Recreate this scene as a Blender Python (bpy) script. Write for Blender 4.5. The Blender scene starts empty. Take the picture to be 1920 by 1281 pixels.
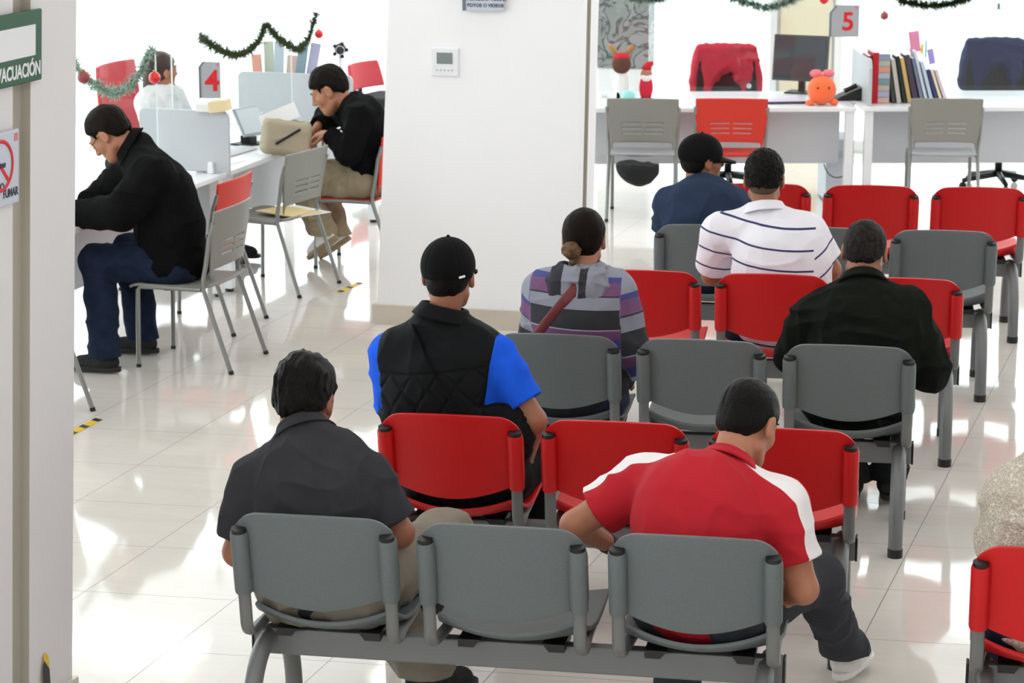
import bpy, bmesh, math, random
import numpy as np
from mathutils import Vector, Matrix, Euler
random.seed(4)
SC = bpy.context.scene
COL = SC.collection
# ------------------------------------------------------------------ camera
CAM_H = 3.10
PITCH = math.atan(1073 / 4700)
YAW = math.radians(17.337)
cd = bpy.data.cameras.new('camera'); cam = bpy.data.objects.new('camera', cd); COL.objects.link(cam)
cam.location = (0, 0, CAM_H)
cam.rotation_euler = (math.pi / 2 - PITCH, 0, YAW)
cd.sensor_width = 36; cd.sensor_fit = 'HORIZONTAL'; cd.lens = 4700 / 1920 * 36
cd.clip_end = 200
cd.dof.use_dof = True; cd.dof.focus_distance = 8.9; cd.dof.aperture_fstop = 8.0
SC.camera = cam
# ------------------------------------------------------------------ world, exposure, big lights
w = bpy.data.worlds.new('daylight'); SC.world = w; w.use_nodes = True
bg = w.node_tree.nodes['Background']; bg.inputs[0].default_value = (0.93, 0.97, 1.0, 1); bg.inputs[1].default_value = 2.4
SC.view_settings.view_transform = 'Standard'; SC.view_settings.look = 'None'
SC.view_settings.gamma = 1; SC.view_settings.use_curve_mapping = False
SC.view_settings.exposure = 0.62
SUNLIKE = []
def area(name, loc, rot, sx, sy, energy, color=(1, 1, 1)):
    l = bpy.data.lights.new(name, 'AREA'); l.shape = 'RECTANGLE'; l.size = sx; l.size_y = sy
    l.energy = energy; l.color = color
    o = bpy.data.objects.new(name, l); COL.objects.link(o); o.location = loc; o.rotation_euler = rot
    return o
CEIL = 4.3

area('camera_side_fill', (-3.0, -1.2, 2.6), (math.radians(80), 0, 0), 9, 3.0, 90, (1, 0.98, 0.96))  # fill lamp added behind the camera to brighten the bench backs
# ------------------------------------------------------------------ helpers
def lin(c):
    if isinstance(c, str):
        c = tuple(int(c[i:i + 2], 16) for i in (0, 2, 4))
    return tuple(((v / 255) / 12.92 if v / 255 <= 0.04045 else ((v / 255 + 0.055) / 1.055) ** 2.4) for v in c) + (1,)
MATS = {}
def mat(name, color, rough=0.5, metal=0.0, bump=None, spec=0.5, var=None, sheen=0, trans=0, emit=0, coat=0, ior=1.45, alpha=1):
    if name in MATS: return MATS[name]
    m = bpy.data.materials.new(name); m.use_nodes = True; MATS[name] = m
    nt = m.node_tree; b = nt.nodes['Principled BSDF']
    b.inputs['Base Color'].default_value = lin(color)
    b.inputs['Roughness'].default_value = rough; b.inputs['Metallic'].default_value = metal
    b.inputs['Specular IOR Level'].default_value = spec
    b.inputs['IOR'].default_value = ior
    if sheen: b.inputs['Sheen Weight'].default_value = sheen
    if trans: b.inputs['Transmission Weight'].default_value = trans
    if coat: b.inputs['Coat Weight'].default_value = coat
    if emit:
        b.inputs['Emission Color'].default_value = lin(color); b.inputs['Emission Strength'].default_value = emit
    if alpha < 1: b.inputs['Alpha'].default_value = alpha
    tc = nt.nodes.new('ShaderNodeTexCoord')
    if bump:
        n = nt.nodes.new('ShaderNodeTexNoise'); n.inputs['Scale'].default_value = bump[0]; n.inputs['Detail'].default_value = 4
        bp = nt.nodes.new('ShaderNodeBump'); bp.inputs['Strength'].default_value = bump[1]; bp.inputs['Distance'].default_value = bump[2] if len(bump) > 2 else 0.01
        nt.links.new(tc.outputs['Object'], n.inputs['Vector'])
        nt.links.new(n.outputs['Fac'], bp.inputs['Height']); nt.links.new(bp.outputs['Normal'], b.inputs['Normal'])
    if var:   # (scale, second colour, amount)
        n = nt.nodes.new('ShaderNodeTexNoise'); n.inputs['Scale'].default_value = var[0]; n.inputs['Detail'].default_value = 5
        nt.links.new(tc.outputs['Object'], n.inputs['Vector'])
        mr = nt.nodes.new('ShaderNodeMapRange'); mr.inputs[1].default_value = 0.35; mr.inputs[2].default_value = 0.65; mr.inputs[4].default_value = var[2]
        mx = nt.nodes.new('ShaderNodeMix'); mx.data_type = 'RGBA'
        mx.inputs[6].default_value = lin(color); mx.inputs[7].default_value = lin(var[1])
        nt.links.new(n.outputs['Fac'], mr.inputs[0]); nt.links.new(mr.outputs[0], mx.inputs[0]); nt.links.new(mx.outputs[2], b.inputs['Base Color'])
    return m
def patmat(name, stops, rough=0.85, bump=(900, .25, .002), sheen=0.0):
    """colour by the constant bands of the mesh attribute 'pat' (0..1)"""
    m = mat(name, (128, 128, 128), rough, bump=bump, sheen=sheen)
    nt = m.node_tree; b = nt.nodes['Principled BSDF']
    at = nt.nodes.new('ShaderNodeAttribute'); at.attribute_name = 'pat'
    cr = nt.nodes.new('ShaderNodeValToRGB'); cr.color_ramp.interpolation = 'CONSTANT'
    el = cr.color_ramp.elements
    while len(el) > 1: el.remove(el[-1])
    el[0].position = 0; el[0].color = lin(stops[0][1])
    for p, c in stops[1:]:
        e = el.new(p); e.color = lin(c)
    nt.links.new(at.outputs['Fac'], cr.inputs[0]); nt.links.new(cr.outputs[0], b.inputs['Base Color'])
    return m

def tag(o, label=None, cat=None, group=None, kind=None):
    if label: o['label'] = label
    if cat: o['category'] = cat
    if group: o['group'] = group
    if kind: o['kind'] = kind
    return o
def empty(name, loc=(0, 0, 0), rz=0, label=None, cat=None, group=None):
    o = bpy.data.objects.new(name, None); COL.objects.link(o); o.location = loc; o.rotation_euler = (0, 0, rz)
    o.empty_display_size = 0.1
    return tag(o, label, cat, group)
def mesh_obj(name, V, F, m=None, parent=None, smooth=True, angle=None):
    me = bpy.data.meshes.new(name); me.from_pydata([tuple(map(float, v)) for v in V], [], [tuple(map(int, f)) for f in F])
    me.update(); me.validate()
    o = bpy.data.objects.new(name, me); COL.objects.link(o)
    if m:
        for q in (m if isinstance(m, (list, tuple)) else [m]): me.materials.append(q)
    if smooth:
        me.polygons.foreach_set('use_smooth', [True] * len(me.polygons))
        if angle: me.set_sharp_from_angle(angle=math.radians(angle))
    if parent: o.parent = parent
    return o
def bevel(o, w_, seg=2):
    b = o.modifiers.new('bevel', 'BEVEL'); b.width = w_; b.segments = seg; b.limit_method = 'ANGLE'; b.angle_limit = math.radians(40); return o
def solid(o, t, off=0):
    s = o.modifiers.new('solid', 'SOLIDIFY'); s.thickness = t; s.offset = off; return o
class MB:
    def __init__(s): s.V = []; s.F = []
    def add(s, V, F):
        k = len(s.V); s.V += [Vector(v) for v in V]; s.F += [tuple(i + k for i in f) for f in F]; return s
    def box(s, c, d, R=None):
        x, y, z = (q / 2 for q in d); P = [(-x, -y, -z), (x, -y, -z), (x, y, -z), (-x, y, -z), (-x, -y, z), (x, -y, z), (x, y, z), (-x, y, z)]
        M = R.to_matrix() if isinstance(R, Euler) else (R or Matrix.Identity(3))
        return s.add([M @ Vector(p) + Vector(c) for p in P], [(0, 3, 2, 1), (4, 5, 6, 7), (0, 1, 5, 4), (1, 2, 6, 5), (2, 3, 7, 6), (3, 0, 4, 7)])
    def tube(s, path, r, n=12, ry=None, caps=True, up=None):
        P = [Vector(p) for p in path]; N = len(P)
        rs = r if isinstance(r, (list, tuple)) else [r] * N
        T = [(P[min(i + 1, N - 1)] - P[max(i - 1, 0)]).normalized() for i in range(N)]
        u = Vector(up) if up else (Vector((0, 0, 1)) if abs(T[0].z) < .9 else Vector((1, 0, 0)))
        u = (u - T[0] * u.dot(T[0])).normalized(); V = []; F = []
        for i in range(N):
            u = (u - T[i] * u.dot(T[i])).normalized(); v = T[i].cross(u)
            k = (ry / rs[i]) if ry else 1
            for j in range(n):
                a = 2 * math.pi * j / n; V.append(P[i] + u * math.cos(a) * rs[i] + v * math.sin(a) * rs[i] * k)
        for i in range(N - 1):
            for j in range(n):
                a, b = i * n + j, i * n + (j + 1) % n; F.append((a, b, b + n, a + n))
        if caps: F.append(tuple(range(n - 1, -1, -1))); F.append(tuple((N - 1) * n + j for j in range(n)))
        return s.add(V, F)
    def lathe(s, prof, n=20, c=(0, 0, 0)):
        V = []; F = []; m_ = len(prof)
        for r, z in prof:
            for j in range(n):
                a = 2 * math.pi * j / n; V.append((c[0] + r * math.cos(a), c[1] + r * math.sin(a), c[2] + z))
        for i in range(m_ - 1):
            for j in range(n):
                a, b = i * n + j, i * n + (j + 1) % n; F.append((a, b, b + n, a + n))
        F.append(tuple(range(n - 1, -1, -1))); F.append(tuple((m_ - 1) * n + j for j in range(n)))
        return s.add(V, F)
    def prism(s, pts, y0, y1, M=None):      # outline in x,z ; extruded in y
        n = len(pts); V = [(p[0], y0, p[1]) for p in pts] + [(p[0], y1, p[1]) for p in pts]
        if M: V = [M @ Vector(v) for v in V]
        F = [tuple(range(n)), tuple(range(2 * n - 1, n - 1, -1))] + [(i, i + n, (i + 1) % n + n, (i + 1) % n) for i in range(n)]
        return s.add(V, F)
    def sphere(s, c, r, nu=20, nv=12):
        r = r if isinstance(r, (list, tuple)) else (r, r, r)
        V = []; F = []
        for i in range(nv + 1):
            t = math.pi * i / nv
            for j in range(nu):
                a = 2 * math.pi * j / nu; V.append((c[0] + r[0] * math.sin(t) * math.cos(a), c[1] + r[1] * math.sin(t) * math.sin(a), c[2] - r[2] * math.cos(t)))
        for i in range(nv):
            for j in range(nu):
                a, b = i * nu + j, i * nu + (j + 1) % nu; F.append((a, b, b + nu, a + nu))
        return s.add(V, F)
    def sheet(s, fn, nu, nv):
        V = [fn(i / nu, j / nv) for j in range(nv + 1) for i in range(nu + 1)]
        F = [(j * (nu + 1) + i, j * (nu + 1) + i + 1, (j + 1) * (nu + 1) + i + 1, (j + 1) * (nu + 1) + i) for j in range(nv) for i in range(nu)]
        return s.add(V, F)
    def make(s, name, m, parent=None, smooth=False, angle=None, bev=0):
        o = mesh_obj(name, s.V, s.F, m, parent, smooth or bool(angle), angle)
        if bev: bevel(o, bev)
        return o
def box(name, c, d, m, parent=None, bev=0.002, R=None):
    return MB().box(c, d, R).make(name, m, parent, bev=bev)
def dup(o, parent=None):
    c = o.copy(); COL.objects.link(c); c.parent = parent
    for ch in list(o.children): dup(ch, c)
    return c
def text_obj(name, s, size, m, loc, rot, parent=None, depth=0.0008, align='CENTER', sx=1.0, bold=0.0):
    c = bpy.data.curves.new(name, 'FONT'); c.body = s; c.size = size; c.extrude = depth; c.align_x = align; c.align_y = 'CENTER'
    c.offset = bold
    o = bpy.data.objects.new(name, c); COL.objects.link(o); c.materials.append(m)
    o.location = loc; o.rotation_euler = rot; o.scale = (sx, 1, 1)
    bpy.context.view_layer.update()
    me = bpy.data.meshes.new_from_object(o.evaluated_get(bpy.context.evaluated_depsgraph_get())); bpy.data.objects.remove(o)
    o = bpy.data.objects.new(name, me); COL.objects.link(o); o.location = loc; o.rotation_euler = rot; o.scale = (sx, 1, 1)
    if parent: o.parent = parent
    return o
def thin_glass(name, tint, gloss=.06):
    m = bpy.data.materials.new(name); m.use_nodes = True; nt = m.node_tree; nt.nodes.clear()
    out = nt.nodes.new('ShaderNodeOutputMaterial'); t = nt.nodes.new('ShaderNodeBsdfTransparent'); g = nt.nodes.new('ShaderNodeBsdfGlossy'); mx = nt.nodes.new('ShaderNodeMixShader')
    t.inputs[0].default_value = lin(tint); g.inputs['Roughness'].default_value = .02; mx.inputs[0].default_value = gloss
    nt.links.new(t.outputs[0], mx.inputs[1]); nt.links.new(g.outputs[0], mx.inputs[2]); nt.links.new(mx.outputs[0], out.inputs[0]); MATS[name] = m; return m
F_, cP, sP = 4700.0, math.cos(PITCH), math.sin(PITCH); cY, sY = math.cos(YAW), math.sin(YAW)
def at_b(u, v, b):       # the point at depth b (row direction) seen at photo position u, v
    x, q = (u - 960) / F_, (v - 640.5) / F_
    y, z = cP - q * sP, -sP - q * cP
    A, B = x * cY - y * sY, x * sY + y * cY
    t = b / B; return Vector((A * t, b, CAM_H + z * t))
def at_a(u, v, a):
    x, q = (u - 960) / F_, (v - 640.5) / F_
    y, z = cP - q * sP, -sP - q * cP
    A, B = x * cY - y * sY, x * sY + y * cY
    t = a / A; return Vector((a, B * t, CAM_H + z * t))
def at_z(u, v, zz):
    x, q = (u - 960) / F_, (v - 640.5) / F_
    y, z = cP - q * sP, -sP - q * cP
    A, B = x * cY - y * sY, x * sY + y * cY
    t = (zz - CAM_H) / z; return Vector((A * t, B * t, zz))
# ------------------------------------------------------------------ structure
def floor_mat():
    m = mat('floor_tile', (226, 222, 216), 0.07, spec=0.5); nt = m.node_tree; b = nt.nodes['Principled BSDF']; L = nt.links
    N = nt.nodes.new
    geo = N('ShaderNodeNewGeometry'); sep = N('ShaderNodeSeparateXYZ'); L.new(geo.outputs['Position'], sep.inputs[0])
    def M(op, a, b_=None, c=None):
        n = N('ShaderNodeMath'); n.operation = op
        for i, q in enumerate((a, b_, c)):
            if q is None: continue
            if isinstance(q, (int, float)): n.inputs[i].default_value = q
            else: L.new(q, n.inputs[i])
        return n.outputs[0]
    S = 0.592
    # joints along the aisle (constant x) and across (slightly turned)
    xx = M('DIVIDE', M('ADD', sep.outputs[0], 1.368), S)
    yy = M('DIVIDE', M('SUBTRACT', M('SUBTRACT', sep.outputs[1], M('MULTIPLY', sep.outputs[0], 0.12)), 8.255), S)
    fx = M('ABSOLUTE', M('SUBTRACT', M('FRACT', M('ADD', xx, 0.5)), 0.5))
    fy = M('ABSOLUTE', M('SUBTRACT', M('FRACT', M('ADD', yy, 0.5)), 0.5))
    j = M('MINIMUM', fx, fy)
    gr = N('ShaderNodeMapRange'); gr.inputs[1].default_value = 0.0016; gr.inputs[2].default_value = 0.0042; L.new(j, gr.inputs[0])
    cmb = N('ShaderNodeCombineXYZ'); L.new(M('FLOOR', M('ADD', xx, .5)), cmb.inputs[0]); L.new(M('FLOOR', M('ADD', yy, .5)), cmb.inputs[1])
    wn = N('ShaderNodeTexWhiteNoise'); L.new(cmb.outputs[0], wn.inputs['Vector'])
    nz = N('ShaderNodeTexNoise'); nz.inputs['Scale'].default_value = 2.2; nz.inputs['Detail'].default_value = 6; L.new(geo.outputs['Position'], nz.inputs['Vector'])
    mp = N('ShaderNodeMapping'); mp.inputs['Scale'].default_value = (1.2, 6, 1); L.new(geo.outputs['Position'], mp.inputs[0])
    nz2 = N('ShaderNodeTexNoise'); nz2.inputs['Scale'].default_value = 2; nz2.inputs['Detail'].default_value = 8; nz2.inputs['Distortion'].default_value = 1.2; L.new(mp.outputs[0], nz2.inputs['Vector'])
    mx0 = N('ShaderNodeMix'); mx0.data_type = 'RGBA'; mx0.inputs[6].default_value = lin((232, 228, 222)); mx0.inputs[7].default_value = lin((218, 210, 202))
    L.new(M('ADD', M('MULTIPLY', nz2.outputs['Fac'], .7), M('MULTIPLY', wn.outputs['Value'], .3)), mx0.inputs[0])
    mx = N('ShaderNodeMix'); mx.data_type = 'RGBA'; mx.inputs[6].default_value = lin((120, 112, 108)); L.new(mx0.outputs[2], mx.inputs[7])
    L.new(gr.outputs[0], mx.inputs[0]); L.new(mx.outputs[2], b.inputs['Base Color'])
    rr = N('ShaderNodeMapRange'); rr.inputs[3].default_value = .5; rr.inputs[4].default_value = .06; L.new(gr.outputs[0], rr.inputs[0]); L.new(rr.outputs[0], b.inputs['Roughness'])
    bp = N('ShaderNodeBump'); bp.inputs['Strength'].default_value = .05; bp.inputs['Distance'].default_value = .02
    L.new(nz.outputs['Fac'], bp.inputs['Height']); L.new(bp.outputs[0], b.inputs['Normal'])
    b.inputs['Coat Weight'].default_value = 0.35; b.inputs['Coat Roughness'].default_value = 0.05
    return m
FLOOR = floor_mat()
WALL = mat('white_paint', (236, 236, 238), 0.6, bump=(60, .05, .003))
WALLW = mat('centre_column_paint', (244, 244, 247), 0.6, bump=(90, .08, .003))
WALLC = mat('column_paint', (222, 220, 222), 0.6, bump=(90, .08, .003))
GROOVE = mat('groove_paint', (176, 170, 158), 0.7)
SKIRT = mat('beige_skirting_tile', (208, 200, 186), 0.3, var=(3, (190, 180, 166), .8))
X0, X1, Y0, Y1 = -11.0, 3.6, -1.5, 20.6
o = box('floor', ((X0 + X1) / 2, (Y0 + Y1) / 2, -.1), (X1 - X0, Y1 - Y0, .2), FLOOR, bev=0); tag(o, kind='structure')
o = box('ceiling', ((X0 + X1) / 2, (Y0 + Y1) / 2, CEIL + .1), (X1 - X0, Y1 - Y0, .2), WALL, bev=0); tag(o, kind='structure')
o = box('wall_right', (X1 + .1, (Y0 + Y1) / 2, CEIL / 2), (.2, Y1 - Y0, CEIL), WALL, bev=0); tag(o, kind='structure')
o = box('wall_front', ((X0 + X1) / 2, Y0 - .1, CEIL / 2), (X1 - X0, .2, CEIL), WALL, bev=0); tag(o, kind='structure')
wa, wb = at_b(1452, 70, Y1).x, at_b(1574, 70, Y1).x
o = box('wall_back', ((wa + wb) / 2, Y1 + .1, CEIL / 2), (wb - wa, .2, CEIL), WALL, bev=0); tag(o, kind='structure')
# glass fronts (left side and back left)
GLASS = thin_glass('clear_glass', (250, 254, 253), .04)
FRAME = mat('white_window_frame', (235, 236, 236), .4)
def glazing(name, p0, p1, n):
    e = empty(name, (0, 0, 0)); tag(e, kind='structure')
    d = Vector(p1) - Vector(p0); L = d.length; d.normalize(); ang = math.atan2(d.y, d.x); mb = MB(); R = Euler((0, 0, ang))
    for i in range(n + 1):
        q = Vector(p0) + d * L * i / n; mb.box((q.x, q.y, CEIL / 2), (.06, .1, CEIL), R)
    c = (Vector(p0) + Vector(p1)) / 2
    for z in (.05, 2.9, CEIL - .05): mb.box((c.x, c.y, z), (L, .1, .1), R)
    mb.make('window_frame', FRAME, e, bev=.004)
    for i in range(n):
        q = Vector(p0) + d * L * (i + .5) / n
        MB().box((q.x, q.y, 1.475), (L / n - .06, .008, 2.75), R).make('window_pane', GLASS, e)
        MB().box((q.x, q.y, 3.57), (L / n - .06, .008, 1.26), R).make('window_pane', GLASS, e)
glazing('window_1', (-11, 20.6, 0), (wa, 20.6, 0), 4)
glazing('added_window', (wb, 20.6, 0), (X1, 20.6, 0), 3)  # glazing added in place of wall so the background burns white
glazing('window_2', (-11, 1.0, 0), (-11, 20.6, 0), 10)
o = box('wall_left', (-11.1, -.25, CEIL / 2), (.2, 2.5, CEIL), WALL, bev=0); tag(o, kind='structure')
o = box('ground_outside', (-12, 20, -.16), (60, 70, .1), mat('pale_paving', (225, 225, 222), .8), bev=0); tag(o, kind='structure')
# beige door leaf panel on the back wall and marble strip
pa = at_b(1462, 70, 20.55); pb = at_b(1560, 70, 20.55)
o = box('door_1', ((pa.x + pb.x) / 2, 20.585, 1.15), (pb.x - pa.x, .03, 2.3), mat('cream_door', (236, 224, 196), .5)); tag(o, kind='structure')
def marble():
    m = mat('grey_marble', (180, 182, 184), .25); nt = m.node_tree; b = nt.nodes['Principled BSDF']
    tc = nt.nodes.new('ShaderNodeTexCoord'); n = nt.nodes.new('ShaderNodeTexNoise'); n.inputs['Scale'].default_value = 4.5; n.inputs['Detail'].default_value = 8; n.inputs['Distortion'].default_value = 2.5
    r = nt.nodes.new('ShaderNodeValToRGB'); e = r.color_ramp.elements; e[0].position = .44; e[0].color = lin((150, 151, 152)); e[1].position = .5; e[1].color = lin((70, 74, 78))
    k = e.new(.56); k.color = lin((142, 145, 143)); nt.links.new(tc.outputs['Object'], n.inputs[0]); nt.links.new(n.outputs['Fac'], r.inputs[0]); nt.links.new(r.outputs[0], b.inputs['Base Color']); return m
pa = at_b(1120, 70, 19.6); pb = at_b(1216, 70, 19.6); zb = at_b(1200, 130, 19.6).z
o = box('trim_1', ((pa.x + pb.x) / 2, 19.7, (zb + CEIL) / 2), (pb.x - pa.x, .2, CEIL - zb), marble()); tag(o, kind='structure')
o = box('wall_partition', ((pa.x + pb.x) / 2, 19.7, zb / 2), (pb.x - pa.x, .18, zb), WALL); tag(o, kind='structure')

# centre column: prism with a shallow joint in its aisle side; left column likewise
def column(name, foot, tilt, m, groove, skirt_pts):
    """foot: outline on the floor (ccw); tilt: dx per metre for each corner"""
    e = empty(name); tag(e, kind='structure')
    V = [(p[0], p[1], 0) for p in foot] + [(p[0] + t * CEIL, p[1], CEIL) for p, t in zip(foot, tilt)]
    n = len(foot); F = [(i, (i + 1) % n, (i + 1) % n + n, i + n) for i in range(n)] + [tuple(range(n - 1, -1, -1)), tuple(range(n, 2 * n))]
    o = mesh_obj('shaft', V, F, [m, GROOVE], e, smooth=False)
    for i in groove: o.data.polygons[i].material_index = 1
    n = len(skirt_pts); V = [(p[0], p[1], z) for z in (0, .115) for p in skirt_pts]
    F = [(i, (i + 1) % n, (i + 1) % n + n, i + n) for i in range(n)] + [tuple(range(n - 1, -1, -1)), tuple(range(n, 2 * n))]
    mesh_obj('skirting', V, F, SKIRT, e, smooth=False)
    return e
xl, xr, yf, yb = -4.925, -3.775, 13.17, 13.62
dk = .02 ; g0, g1 = 13.36, 13.44
column('wall_column', [(xl, yf), (xr, yf + .1), (xr, g0 + .02), (xr - .05, g0 + .05), (xr - .05, g1), (xr, g1 + .02), (xr, yb), (xl, yb)],
       [.052, .018, .018, .018, .018, .018, .018, .052], WALLW, (2, 3, 4), [(xl - dk, yf - dk), (xr + dk, yf + .1 - dk), (xr + dk, yb + dk), (xl - dk, yb + dk)])
xs, ye = -3.80, 7.18
ge, gf = at_a(19, 640, xs + .06).y, at_a(52, 640, xs + .06).y; ye = at_a(137, 640, xs + .06).y
column('wall_column', [(xs - .9, 6.3), (xs, 6.3), (xs, ge), (xs - .03, ge + .02), (xs - .03, gf - .003), (xs, gf), (xs, ye), (xs - .9, ye)],
       [.05] * 8, WALLC, (2, 3, 4), [(xs - .92, 6.28), (xs + dk, 6.28), (xs + dk, ye + .02), (xs - .92, ye + .02)])

# ------------------------------------------------------------------ ceiling lights
LAMP = mat('lamp_diffuser', (255, 252, 246), .5, emit=4)
ALU = mat('brushed_aluminium', (190, 190, 190), .35, metal=.8)
cl = empty('ceiling_light', (0, 0, CEIL), 0, 'square recessed ceiling light panel above the waiting benches', 'light', 'ceiling light panels')
MB().box((0, 0, -.01), (1.22, .62, .02)).make('frame', ALU, cl, bev=.002)
MB().box((0, 0, -.024), (1.16, .56, .01)).make('diffuser', LAMP, cl)
first = True
for ix in range(5):
    for iy in range(7):
        o = cl if first else dup(cl); first = False
        o.location = (-9.2 + ix * 2.8, 1.2 + iy * 2.9, CEIL)
        o['label'] = 'square ceiling light panel, %s from the left glass front, %s from the entrance wall' % (('first', 'second', 'third', 'fourth', 'fifth')[ix], ('first', 'second', 'third', 'fourth', 'fifth', 'sixth', 'seventh')[iy])

# ------------------------------------------------------------------ waiting benches
GREYP = mat('grey_moulded_plastic', (98, 106, 107), .5, bump=(700, .35, .002), var=(260, (87, 95, 96), .6))
REDP = mat('red_moulded_plastic', (194, 3, 8), .45, bump=(700, .3, .002))
STEEL = mat('grey_painted_steel', (112, 114, 114), .42, metal=.25, bump=(400, .05, .001))
BLACK = mat('black_plastic', (22, 22, 23), .45)
HW, RC, ZT, ZB, ZS = .262, .085, .868, .54, .605
def back_pt(x, z):
    q = x / HW
    return Vector((x, -.19 - .075 * max(0, (z - ZB)) / .36 + .045 * (q * q) - .01, z))
def backrest(m, parent):
    def fn(u, v):
        x = HW * math.sin((u - .5) * math.pi); ax = abs(x)
        zt = ZT - .018 * (x / HW) ** 2; zb = ZB + (ZS - ZB) * (x / HW) ** 2 * (1.25 - .25 * (x / HW) ** 2)
        if ax > HW - RC:
            k = 1 - math.sqrt(max(0, 1 - ((ax - HW + RC) / RC) ** 2)); zt -= RC * k
        if ax > HW - .02: zb += .02 * (1 - math.sqrt(max(0, 1 - ((ax - HW + .02) / .02) ** 2)))
        z = zb + (zt - zb) * v
        return back_pt(x, z)
    o = MB().sheet(fn, 40, 20).make('backrest', m, parent, smooth=True); solid(o, .012)
    bevel(o, .003, 2)
    for s in (-1, 1):
        p0, p1 = back_pt(s * (HW - .026), .585), back_pt(s * (HW - .026), .795)
        p0.y -= .018; p1.y -= .018
        d = (p1 - p0); mb = MB().tube([p0, p0 + d * .04, p0 + d * .96, p1], [.027, .029, .029, .027], 14, ry=None, up=(1, 0, 0)); mb.make('side_sleeve', m, o, smooth=True, angle=50)
        MB().tube([p1 + d * -.002, p1 + d * .06], [.024, .024], 14, up=(1, 0, 0)).make('sleeve_mouth_shade', BLACK, o, smooth=True, angle=50)  # black cap standing in for the shaded open top of the sleeve
    return o
def seat_pt(u, v):
    # u across 0..1, v back (0) to front (1)
    q = (u - .5) * 2
    y = -.155 + .575 * v
    wd = (.225 + .03 * min(1, v * 3)) if v < .9 else .255 - .0 * v
    if v > .88: wd -= .03 * (1 - math.sqrt(max(0, 1 - ((v - .88) / .12) ** 2)))
    z = .452 - .03 * math.sin(min(1, v / .8) * math.pi) * (1 - q * q * .6) + .02 * q * q
    if v < .22: z += .03 * ((.22 - v) / .22) ** 1.6 + .02 * q * q * (.22 - v) / .22
    if v > .85: z -= .03 * ((v - .85) / .15) ** 2
    y += .05 * q * q * (1 - v) * 1.0
    return Vector((q * wd, y, z))
def make_bench(m, yaw, c, label, group):
    e = empty('waiting_bench', c, yaw, label, 'bench', group)
    MB().box((0, 0, .365), (1.70, .052, .088)).make('crossbar', STEEL, e, bev=.006)
    for s in (-1, 1): MB().box((s * .853, 0, .365), (.008, .054, .09)).make('end_cap', BLACK, e, bev=.003)
    for s in (-1, 1):
        for t in (-1, 1):
            path = []
            for i in range(13):
                a = i / 12 * math.pi / 2
                path.append((s * .80, t * (.02 + .25 * math.sin(a) ** .9), .035 + .345 * (math.cos(a)) ** .85 if i < 12 else .035))
            o = MB().tube(path, .029, 16, up=(1, 0, 0)).make('leg', STEEL, e, smooth=True, angle=50)
            MB().tube([(s * .80, t * .27, 0), (s * .80, t * .27, .036)], .031, 16).make('foot_cap', BLACK, o, smooth=True, angle=50)
    for k in (-1, 0, 1):
        x = k * .592
        b = backrest(m, e); b.location = (x, 0, 0)
        st = MB().sheet(seat_pt, 24, 24).make('seat', m, e, smooth=True); st.location = (x, 0, 0); solid(st, .014); bevel(st, .003)
        for s in (-1, 1):
            MB().prism([(s * .10, .428), (s * .17, .428), (s * .17, .402), (s * .12, .402)], -.07, .07).make('wedge_bracket', BLACK, st)
            p = back_pt(s * (HW - .026), .60); p.y -= .018; q = p.copy(); q.z = .47
            path = [(p.x, p.y, p.z), (p.x, p.y + .012, .54), (p.x, p.y + .02, .49)]
            for i in range(1, 7):
                a = i / 6 * math.pi / 2; path.append((p.x - s * .0, p.y + .02 + .06 * (1 - math.cos(a)), .49 - .06 * math.sin(a)))
            path += [(p.x - s * .01, .02, .428), (p.x - s * .015, .2, .425)]
            MB().tube(path, .021, 12, ry=.0125, up=(1, 0, 0)).make('support_tube', STEEL, st, smooth=True, angle=50)
    return e
def bench_center(yaw, b): return (-1.442 - .80 * math.cos(yaw), b - .80 * math.sin(yaw), 0)
BENCH = {}
for key, m, deg, b, lab in (
    ('A', GREYP, 7.0, 7.29, 'grey three-seat beam bench nearest the camera, under the grey polo and red polo men'),
    ('B', REDP, 8.0, 8.61, 'red three-seat beam bench with the man in the quilted vest on its end seat'),
    ('C', GREYP, 7.5, 9.96, 'grey three-seat beam bench under the woman in the striped hoodie'),
    ('D', REDP, 8.5, 11.38, 'red three-seat beam bench under the man in the white striped polo'),
    ('E', GREYP, 9.5, 12.64, 'grey three-seat beam bench with the man in the navy T-shirt and black cap'),
    ('F', REDP, 11.0, 14.03, 'empty red three-seat beam bench in front of counter 5')):
    a = math.radians(deg); BENCH[key] = (a, Vector(bench_center(a, b)))
    make_bench(m, a, BENCH[key][1], lab, 'grey beam benches' if m is GREYP else 'red beam benches')
aR = math.radians(7.0)
pR = at_z(1815, 1262, .37); cR = Vector((pR.x + .85 * math.cos(aR), pR.y + .85 * math.sin(aR), 0)); BENCH['R'] = (aR, cR)
make_bench(REDP, aR, cR, 'red beam bench cut by the frame edge beyond the aisle, under the cream lace top', 'red beam benches')
def seat_frame(key, k):     # k = -1, 0, 1 ; returns matrix of the seat
    a, c = BENCH[key]; return Matrix.Translation(c) @ Matrix.Rotation(a, 4, 'Z') @ Matrix.Translation((k * .592, 0, 0))
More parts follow.
